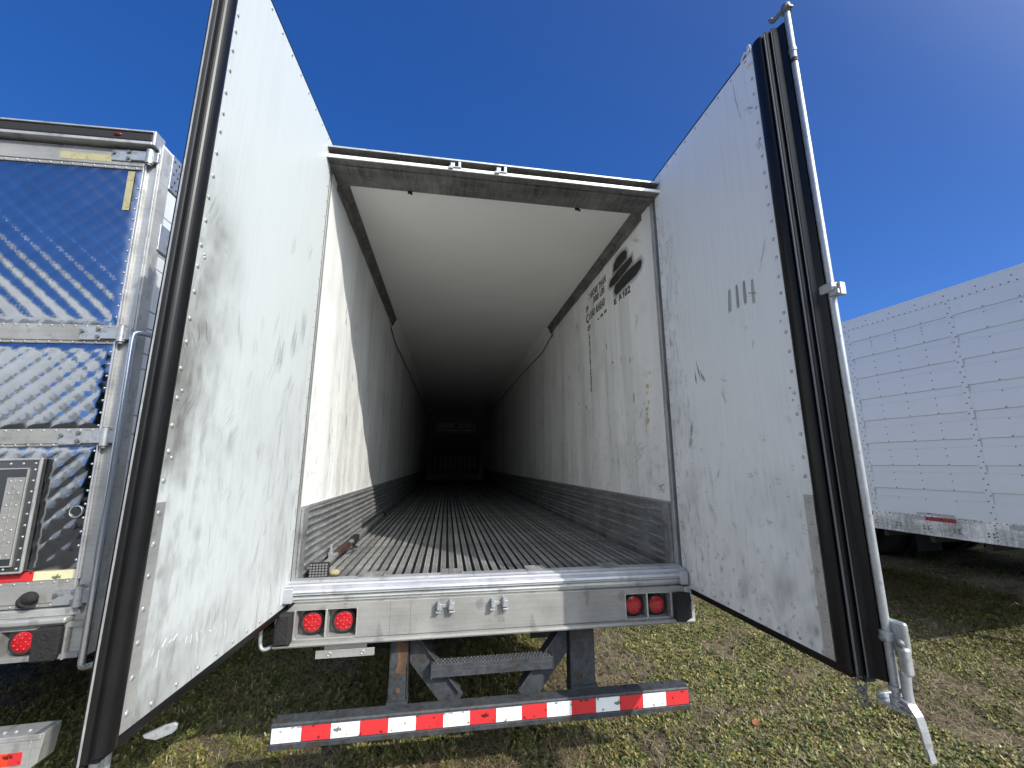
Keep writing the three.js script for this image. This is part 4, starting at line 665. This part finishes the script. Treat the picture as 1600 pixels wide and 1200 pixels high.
// ============================================================ RIGHT TRAILERS
function boxTrailer(label, pos, turn, s1, detail) {
  const R = thing('box_trailer', label, 'trailer', pos, ROW);
  R.rotation.y = turn;
  const z0 = s1 - 16, W = 2.6;
  part('underframe', [X(0.04, W - 0.04, 1.06, 1.25, z0, s1 - 0.05), ...Array.from({ length: 30 }, (_, i) => X(0.05, W - 0.05, 0.96, 1.06, s1 - 0.4 - i * 0.52, s1 - 0.35 - i * 0.52))], M.underside, R);
  part('roof', [X(0.01, W - 0.01, 4.0, 4.035, z0, s1)], M.white, R);
  part('end_wall', [X(0.02, W - 0.02, 1.25, 4.0, z0 - 0.03, z0)], M.white, R);
  part('rear_door', [X(0.05, W / 2 - 0.004, 1.3, 3.9, s1 - 0.06, s1)], M.white, R); part('rear_door', [X(W / 2 + 0.004, W - 0.05, 1.3, 3.9, s1 - 0.06, s1)], M.white, R);
  part('rear_frame', [X(0, 0.05, 1.05, 4.03, s1 - 0.08, s1 + 0.01), X(W - 0.05, W, 1.05, 4.03, s1 - 0.08, s1 + 0.01), X(0.05, W - 0.05, 1.05, 1.28, s1 - 0.08, s1 + 0.01), X(0.05, W - 0.05, 3.91, 4.03, s1 - 0.08, s1 + 0.01)], M.alu, R);
  part('side_wall', [X(W - 0.03, W, 1.05, 4.0, z0, s1 - 0.085)], M.white, R); part('side_wall', [X(0.012, 0.035, 1.26, 3.93, z0, s1 - 0.085)], M.seam, R);
  if (detail) {
    // side sheets with shallow pressed bands
    const bands = [[1.495, 1.601], [1.814, 1.901], [2.115, 2.209], [2.424, 2.525], [2.734, 2.835], [3.059, 3.147], [3.358, 3.447], [3.655, 3.70]];
    const q = [[0, 1.285]];
    for (const [a, b] of bands) q.push([0, a - 0.002], [0.0105, a + 0.001], [0.0105, b - 0.001], [0, b + 0.003]);
    q.push([0, 3.905], [0.0118, 3.905], [0.0118, 1.285]);
    const sheet = (L) => uvm(prism(q, 0, L));
    const gS = sheet(1.196), joints = []; let z = 1.30;
    const add = (g, zz) => { const m = new THREE.Mesh(g, M.whiteSide); m.name = 'side_panel'; m.position.z = zz; m.castShadow = m.receiveShadow = true; R.add(m); };
    add(sheet(s1 - 0.087 - 1.302), 1.302); joints.push(1.30);
    while (z - 1.2 > z0) { z -= 1.2; add(gS, z + 0.002); joints.push(z); }
    add(sheet(z - z0), z0);
    for (const [a, b] of bands) for (const y of [a + 0.002, b - 0.004]) part('seam_strip', [X(0.0055, 0.0112, y - 0.002, y + 0.002, z0, s1 - 0.087)], M.seamPale, R);
    part('joint_strip', joints.map((j) => X(-0.0035, 0.0, 1.285, 3.905, j - 0.028, j + 0.028, 0.0015)), M.whiteSide, R);
    const rv = [];
    for (const j of joints.slice(0, 5)) for (let y = 1.32; y < 3.9; y += 0.062) rv.push(rivet(-0.0035, y, j - 0.014 + ((Math.round(y / 0.062) % 2) ? 0.028 : 0), V(-1, 0, 0), 0.0085, 0.006));
    for (const j of joints.slice(0, 4)) for (const dz of [-0.3, -0.6, -0.9]) for (const [a, b] of bands) rv.push(rivet(0, b + 0.012, j + dz, V(-1, 0, 0), 0.0085, 0.006), rivet(0, (b + 0.24 > 3.9 ? a - 0.05 : b + 0.115), j + dz, V(-1, 0, 0), 0.0075, 0.005), rivet(0, a - 0.012, j + dz, V(-1, 0, 0), 0.0075, 0.005));
    for (const [a, b] of bands) for (const dz of [0.3, 0.6]) rv.push(rivet(0, b + 0.012, 1.3 + dz, V(-1, 0, 0), 0.0085, 0.006), rivet(0, a - 0.012, 1.3 + dz, V(-1, 0, 0), 0.0075, 0.005));
    for (let s = s1 - 0.1; s > -4; s -= 0.066) rv.push(rivet(-0.006, 3.895, s, V(-1, 0, 0), 0.009, 0.006), rivet(-0.006, 1.275, s + (Math.round(s / 0.066) % 2) * 0.01, V(-1, 0, 0), 0.008, 0.006));
    for (let s = s1 - 0.2; s > -4; s -= 0.3) rv.push(rivet(-0.006, 3.965, s, V(-1, 0, 0), 0.009, 0.006));
    part('rivets', rv, M.dullSteel, R, { kind: 'stuff' });
    part('top_rail', [X(-0.006, 0.012, 3.88, 4.035, z0, s1 - 0.085, 0.004), X(-0.012, 0.01, 4.03, 4.05, z0, s1 - 0.085, 0.004)], M.whiteSide, R);
    const br = part('bottom_rail', [X(-0.006, 0.012, 1.06, 1.29, z0, s1 - 0.085, 0.003), X(-0.014, 0.02, 1.045, 1.065, z0, s1 - 0.085, 0.004)], M.railGrime, R);
    const slots = []; for (let s = s1 - 0.25; s > -3; s -= 0.3) for (const dy of [0, 0.032]) for (const dz of [0, 0.045]) slots.push(rivet(-0.006, 1.12 + dy, s + dz, V(-1, 0, 0), 0.012, 0.005)); for (let s = 1.3; s > -3; s -= 0.6) for (let k = 0; k < 5; k++) slots.push(rivet(-0.006, 1.09 + k * 0.04, s, V(-1, 0, 0), 0.009, 0.005));
    part('bolt_heads', slots, M.dullSteel, br, { kind: 'stuff' });
    const tR = std([0.30, 0.02, 0.03], { roughness: 0.4, map: speck }), tG = std([0.42, 0.43, 0.44], { roughness: 0.4, map: speck });
    for (const [a, b, mt] of [[-0.15, 0.06, tR], [0.44, 0.66, tG], [0.662, 0.965, tR], [1.42, 1.72, tG], [1.722, 1.98, tR]]) part('reflective_stripe', [X(-0.0085, -0.0062, 1.225, 1.272, a, b)], mt, br);
    part('worn_label', [X(-0.0088, -0.0068, 1.29, 1.318, 0.58, 0.96)], tG, br);
  } else part('side_wall', [X(0, 0.012, 1.05, 4.0, z0, s1 - 0.085)], M.white, R);
  part('impact_guard', [X(0.2, W - 0.2, 0.48, 0.58, s1 - 0.06, s1), X(0.6, 0.7, 0.58, 1.06, s1 - 0.06, s1 - 0.01), X(W - 0.7, W - 0.6, 0.58, 1.06, s1 - 0.06, s1 - 0.01)], M.bumper, R);
  for (const z of [s1 - 5.4, s1 - 6.65]) { part('axle', [rod([0.2, 0.5, z], [W - 0.2, 0.5, z], 0.07)], M.underside, R); for (const x of [0.2, 0.52, W - 0.52, W - 0.2]) wheel(x, 0.5, z, R, M.black); }
  part('mud_flap', [X(0.05, 0.7, 0.2, 1.0, s1 - 4.6, s1 - 4.58)], M.rubberMatt, R); part('mud_flap', [X(W - 0.7, W - 0.05, 0.2, 1.0, s1 - 4.6, s1 - 4.58)], M.rubberMatt, R);
  part('landing_leg', [X(0.35, 0.48, 0.05, 1.06, s1 - 12.1, s1 - 11.97), X(W - 0.48, W - 0.35, 0.05, 1.06, s1 - 12.1, s1 - 11.97), X(0.3, 0.53, 0.0, 0.05, s1 - 12.16, s1 - 11.91)], M.bumper, R);
}
M.seamPale = std([0.56, 0.58, 0.60], { roughness: 0.7 });
M.whiteSide = std([0.70, 0.725, 0.74], { roughness: 0.4, map: tex(256, 256, (u, v) => 0.96 + 0.04 * fbm(u * 4, v * 4, 4, 4, 4, 95), { rx: 2.3, ry: 1.9 }) });
M.railGrime = std([0.55, 0.54, 0.52], { metalness: 0.2, roughness: 0.7, map: copyTex(grimeMap, 1.2, 0.8) });
M.railGrime.color.setRGB(0.9, 0.89, 0.86);
boxTrailer('white riveted box trailer on the right, its side seen beyond the open door', [5.573, 0, -2.392], 0.086, 2.08, true);
boxTrailer('white box trailer standing behind the riveted one, hardly visible', [9.1, 0, -2.2], 0.07, 2.3, false);

boxTrailer('white box trailer added unseen farthest to the right for its shade', [12.9, 0, -2.4], 0.07, 2.3, false);  // unseen trailer added to deepen the shade under the row
// long white metal shed behind the viewer, mirrored in the stainless doors
{
  const S = thing('warehouse', 'long white sheet metal warehouse in full sun, only seen mirrored in the stainless doors', 'warehouse', [-18, 0, 12.5]);
  S.rotation.y = -Math.PI / 2;
  const ribs = [[-10, 0]]; for (let x = -10; x < 9.9; x += 0.5) ribs.push([x + 0.36, 0], [x + 0.40, -0.06], [x + 0.46, -0.06], [x + 0.5, 0]); ribs.push([10, 0.4], [-10, 0.4]);
  part('wall', alongY(ribs, 0.5, 9.2), std([0.78, 0.79, 0.78], { roughness: 0.5, map: M.white.map }), S);
  part('plinth', [X(-10, 10, -0.1, 0.5, -0.1, 0.4)], std(0.3, { roughness: 0.9 }), S);
  part('roof', prism([[-0.4, 9.15], [-0.4, 9.3], [9, 11], [18.4, 9.3], [18.4, 9.15]], -10.3, 10.3).rotateY(-Math.PI / 2), M.whiteSide, S);
  part('end_wall', [X(-10, -9.6, 0.5, 9.2, 0.4, 18), X(9.6, 10, 0.5, 9.2, 0.4, 18), X(-10, 10, 0.5, 9.2, 17.6, 18)], M.whiteSide, S);
  for (const x of [-6, 6]) { const d = part('loading_door', [X(x - 1.5, x + 1.5, 0.5, 4.3, -0.11, -0.07)], std([0.32, 0.34, 0.36], { roughness: 0.6 }), S); part('door_frame', [X(x - 1.65, x - 1.5, 0.5, 4.45, -0.14, -0.02), X(x + 1.5, x + 1.65, 0.5, 4.45, -0.14, -0.02), X(x - 1.5, x + 1.5, 4.3, 4.45, -0.14, -0.02)], M.dullSteel, d); }
}

// dark wood behind the viewer, mirrored at the right edge of the stainless doors
{
  const tri = []; for (let i = 0; i < 26; i++) { const o = [rr(-1, 1), rr(-0.8, 0.8), rr(-1, 1)]; for (let k = 0; k < 3; k++) tri.push(o[0] + rr(-0.3, 0.3), o[1] + rr(-0.3, 0.3), o[2] + rr(-0.3, 0.3)); }
  const g = new THREE.BufferGeometry(); g.setAttribute('position', new THREE.BufferAttribute(new Float32Array(tri), 3)); g.computeVertexNormals(); g.setAttribute('uv', new THREE.BufferAttribute(new Float32Array(tri.length / 3 * 2), 2));
  const N = 5200, im = new THREE.InstancedMesh(g, std([0.045, 0.06, 0.022], { roughness: 0.8, side: THREE.DoubleSide }), N), o = new THREE.Object3D();
  for (let i = 0; i < N; i++) { const x = rr(-17, 40), h = 5 + 5 * fbm(x * 0.3, 2, 3, 0, 0, 700); o.position.set(x, h * Math.pow(rnd(), 0.8), 29 + rr(-2.5, 4)); o.rotation.set(rnd() * 6, rnd() * 6, rnd() * 6); o.scale.setScalar(rr(0.7, 1.3)); o.updateMatrix(); im.setMatrixAt(i, o.matrix); }
  im.name = 'tree_line'; im.castShadow = im.receiveShadow = true; im.userData = { kind: 'stuff', label: 'dark leafy wood at the edge of the yard, only seen mirrored in the stainless doors', category: 'trees' }; scene.add(im);
}

// ============================================================ SMALL THINGS
{
  const b = thing('load_bar', 'grey steel load bar with gridded rubber foot lying along the left wall', 'load bar', [-1.15, FY + 0.004, -0.8]);
  const Y = 0.035;
  part('outer_tube', [X(-0.02, 0.018, Y - 0.018, Y + 0.018, -2.35, -0.55, 0.005)], M.galv, b);
  part('inner_tube', [X(-0.016, 0.014, Y - 0.014, Y + 0.014, -0.55, 0.58, 0.004)], M.alu, b);
  part('collar', [X(-0.026, 0.026, Y - 0.026, Y + 0.028, -0.62, -0.42, 0.005)], M.black, b);
  part('ratchet', [X(-0.022, 0.03, Y - 0.012, Y + 0.03, -0.22, 0.12, 0.006), X(0.02, 0.034, Y - 0.01, Y + 0.012, -0.3, -0.05, 0.004)], std([0.07, 0.035, 0.03], { roughness: 0.8, map: copyTex(grimeMap, 0.2, 0.2) }), b);
  part('ratchet_handle', [tube([[0.04, Y, -0.02], [0.085, Y + 0.012, -0.06], [0.095, Y + 0.005, -0.14], [0.05, Y - 0.01, -0.24]], 0.008, 20, 8)], M.black, b);
  part('latch', [X(-0.045, -0.03, Y + 0.0, Y + 0.075, 0.12, 0.135, 0.003), X(-0.05, -0.02, Y - 0.02, Y + 0.02, 0.1, 0.16, 0.004)], M.galv, b);
  part('tube_end', [X(-0.03, 0.028, Y - 0.03, Y + 0.02, -2.46, -2.34, 0.006)], M.rubberMatt, b);
  const f = part('foot_pad', [X(-0.05, 0.07, -0.002, 0.085, 0.585, 0.61, 0.006), X(-0.02, 0.03, 0.01, 0.06, 0.53, 0.588, 0.006)], M.rubberMatt, b);
  const pads = []; for (let i = 0; i < 6; i++) for (let j = 0; j < 5; j++) pads.push(X(-0.045 + i * 0.0185, -0.045 + i * 0.0185 + 0.0135, 0.003 + j * 0.016, 0.0145 + j * 0.016, 0.60, 0.618, 0.002));
  part('grip_studs', pads, std(0.16, { roughness: 0.8 }), f, { kind: 'stuff' });
  part('foam_scrap', [clean(new THREE.IcosahedronGeometry(0.03, 2).scale(1.1, 0.7, 1).translate(0.105, 0.02, 0.60))], std([0.30, 0.27, 0.16], { roughness: 1, bumpMap: fineBump, bumpScale: 0.01 }), b);
  b.rotation.y = 0.012;
}
// fallen leaf
{
  const l = new THREE.PlaneGeometry(0.085, 0.055, 8, 6), p = l.attributes.position;
  for (let i = 0; i < p.count; i++) { const x = p.getX(i) / 0.055, z = p.getY(i) / 0.035; const w = Math.sqrt(Math.max(0, 1 - x * x)) * (0.8 + 0.2 * Math.cos(x * 9)); p.setXYZ(i, x * 0.055, 0.02 * x * x + 0.012 * z * z * w + 0.006 * Math.sin(x * 5), z * 0.035 * w); }
  l.computeVertexNormals(); const t = l.clone(); t.translate(0, -0.0012, 0);
  const m = part('dry_leaf', [l, t], std([0.22, 0.085, 0.04], { roughness: 0.9, side: THREE.DoubleSide }), scene);
  m.position.set(1.95, gh(1.95, -0.35) + 0.035, -0.35); m.rotation.y = 0.6; m.rotation.x = 0.15;
  m.userData = { label: 'single reddish brown dry leaf lying on the weedy ground', category: 'leaf' };
}

// ============================================================ GRASS AND WEEDS
{
  const leaf = (L, w, yaw, tilt, curl, h0) => {
    const P = [], n = 3, pts = [];
    for (let i = 0; i <= n; i++) { const t = i / n, ww = w * Math.sin(Math.PI * (0.12 + 0.85 * t)) * (i === n ? 0.2 : 1), r = L * t * Math.cos(tilt - curl * t), y = h0 + L * t * Math.sin(tilt - curl * t); pts.push([r, y, ww]); }
    const c = Math.cos(yaw), s = Math.sin(yaw), at = (r, y, o) => [c * r - s * o, y, s * r + c * o];
    for (let i = 0; i < n; i++) { const a = pts[i], b = pts[i + 1]; const q = [at(a[0], a[1], -a[2]), at(a[0], a[1], a[2]), at(b[0], b[1], b[2]), at(b[0], b[1], -b[2])]; P.push(...q[0], ...q[1], ...q[2], ...q[0], ...q[2], ...q[3]); }
    return P;
  };
  const build = (f) => { const g = new THREE.BufferGeometry(); g.setAttribute('position', new THREE.BufferAttribute(new Float32Array(f()), 3)); g.computeVertexNormals(); g.setAttribute('uv', new THREE.BufferAttribute(new Float32Array(g.attributes.position.count * 2), 2)); return g; };
  const weed = () => build(() => { const a = []; for (let i = 0; i < 16; i++) a.push(...leaf(rr(0.010, 0.026), rr(0.0026, 0.0058), rnd() * 6.28, rr(0.1, 1.2), rr(0, 0.9), rr(0.0, 0.020))); return a; });
  const blade = () => build(() => { const a = []; for (let i = 0; i < 12; i++) a.push(...leaf(rr(0.03, 0.085), rr(0.0010, 0.0022), rnd() * 6.28, rr(0.6, 1.5), rr(0.2, 1.1), 0)); return a; });
  const straw = () => build(() => { const a = []; for (let i = 0; i < 10; i++) a.push(...leaf(rr(0.03, 0.10), rr(0.0008, 0.002), rnd() * 6.28, rr(0.0, 0.35), rr(0, 0.3), rr(0.004, 0.02))); return a; });
  const kinds = [
    ['ground_weeds', 'low broad-leaved green weeds covering the ground around the trailers', 'weeds', [weed(), weed(), weed()], [[0.105, 0.125, 0.025], [0.19, 0.185, 0.045], [0.06, 0.08, 0.02], [0.26, 0.225, 0.075], [0.15, 0.115, 0.05]], 120000, (g) => 0.15 + smooth(0.41, 0.54, g)],
    ['grass', 'short thin grass blades scattered between the weeds', 'grass', [blade(), blade()], [[0.15, 0.17, 0.05], [0.22, 0.21, 0.09], [0.27, 0.235, 0.12]], 16000, (g) => 0.15 + 0.6 * smooth(0.40, 0.55, g)],
    ['dead_grass', 'dry brown straw and stems strewn over the sandy soil', 'dead grass', [straw(), straw()], [[0.20, 0.15, 0.09], [0.28, 0.22, 0.14], [0.14, 0.10, 0.06]], 30000, (g) => 0.85 - 0.7 * smooth(0.4, 0.55, g)],
  ];
  const o = new THREE.Object3D(), col = new THREE.Color();
  for (const [name, label, cat, gs, cols, n, dens] of kinds) {
    const grp = thing(name, label, cat); grp.userData.kind = 'stuff';
    for (const g of gs) {
      const N = Math.round(n / gs.length), im = new THREE.InstancedMesh(g, new THREE.MeshPhysicalMaterial({ color: 0xffffff, roughness: 0.5, side: THREE.DoubleSide }), N);
      let k = 0, guard = 0;
      while (k < N && guard++ < N * 30) {
        const near = rnd() < 0.75, x = near ? rr(-4.2, 8) : rr(-5, 14), z = near ? rr(-4.5, 0.9) : rr(-12, 1.5);
        const gv = green(x, z) + 0.10 * (fbm(x * 4, z * 4, 2, 0, 0, 440) - 0.5);
        if (rnd() > dens(gv)) continue;
        const s = rr(0.6, 1.35);
        o.position.set(x, gh(x, z) - 0.004, z); o.rotation.set(rr(-0.2, 0.2), rnd() * 6.28, rr(-0.2, 0.2)); o.scale.set(s, s * rr(0.7, 1.3), s); o.updateMatrix();
        im.setMatrixAt(k, o.matrix); const c = cols[Math.floor(rnd() * cols.length)], b = rr(0.7, 1.25); col.setRGB(c[0] * b, c[1] * b, c[2] * b); im.setColorAt(k, col); k++;
      }
      im.count = k; im.name = name === 'dead_grass' ? 'stem_clump' : 'leaf_clump'; im.castShadow = im.receiveShadow = true; im.userData.kind = 'stuff'; grp.add(im);
    }
  }
}
renderer.render(scene, camera);
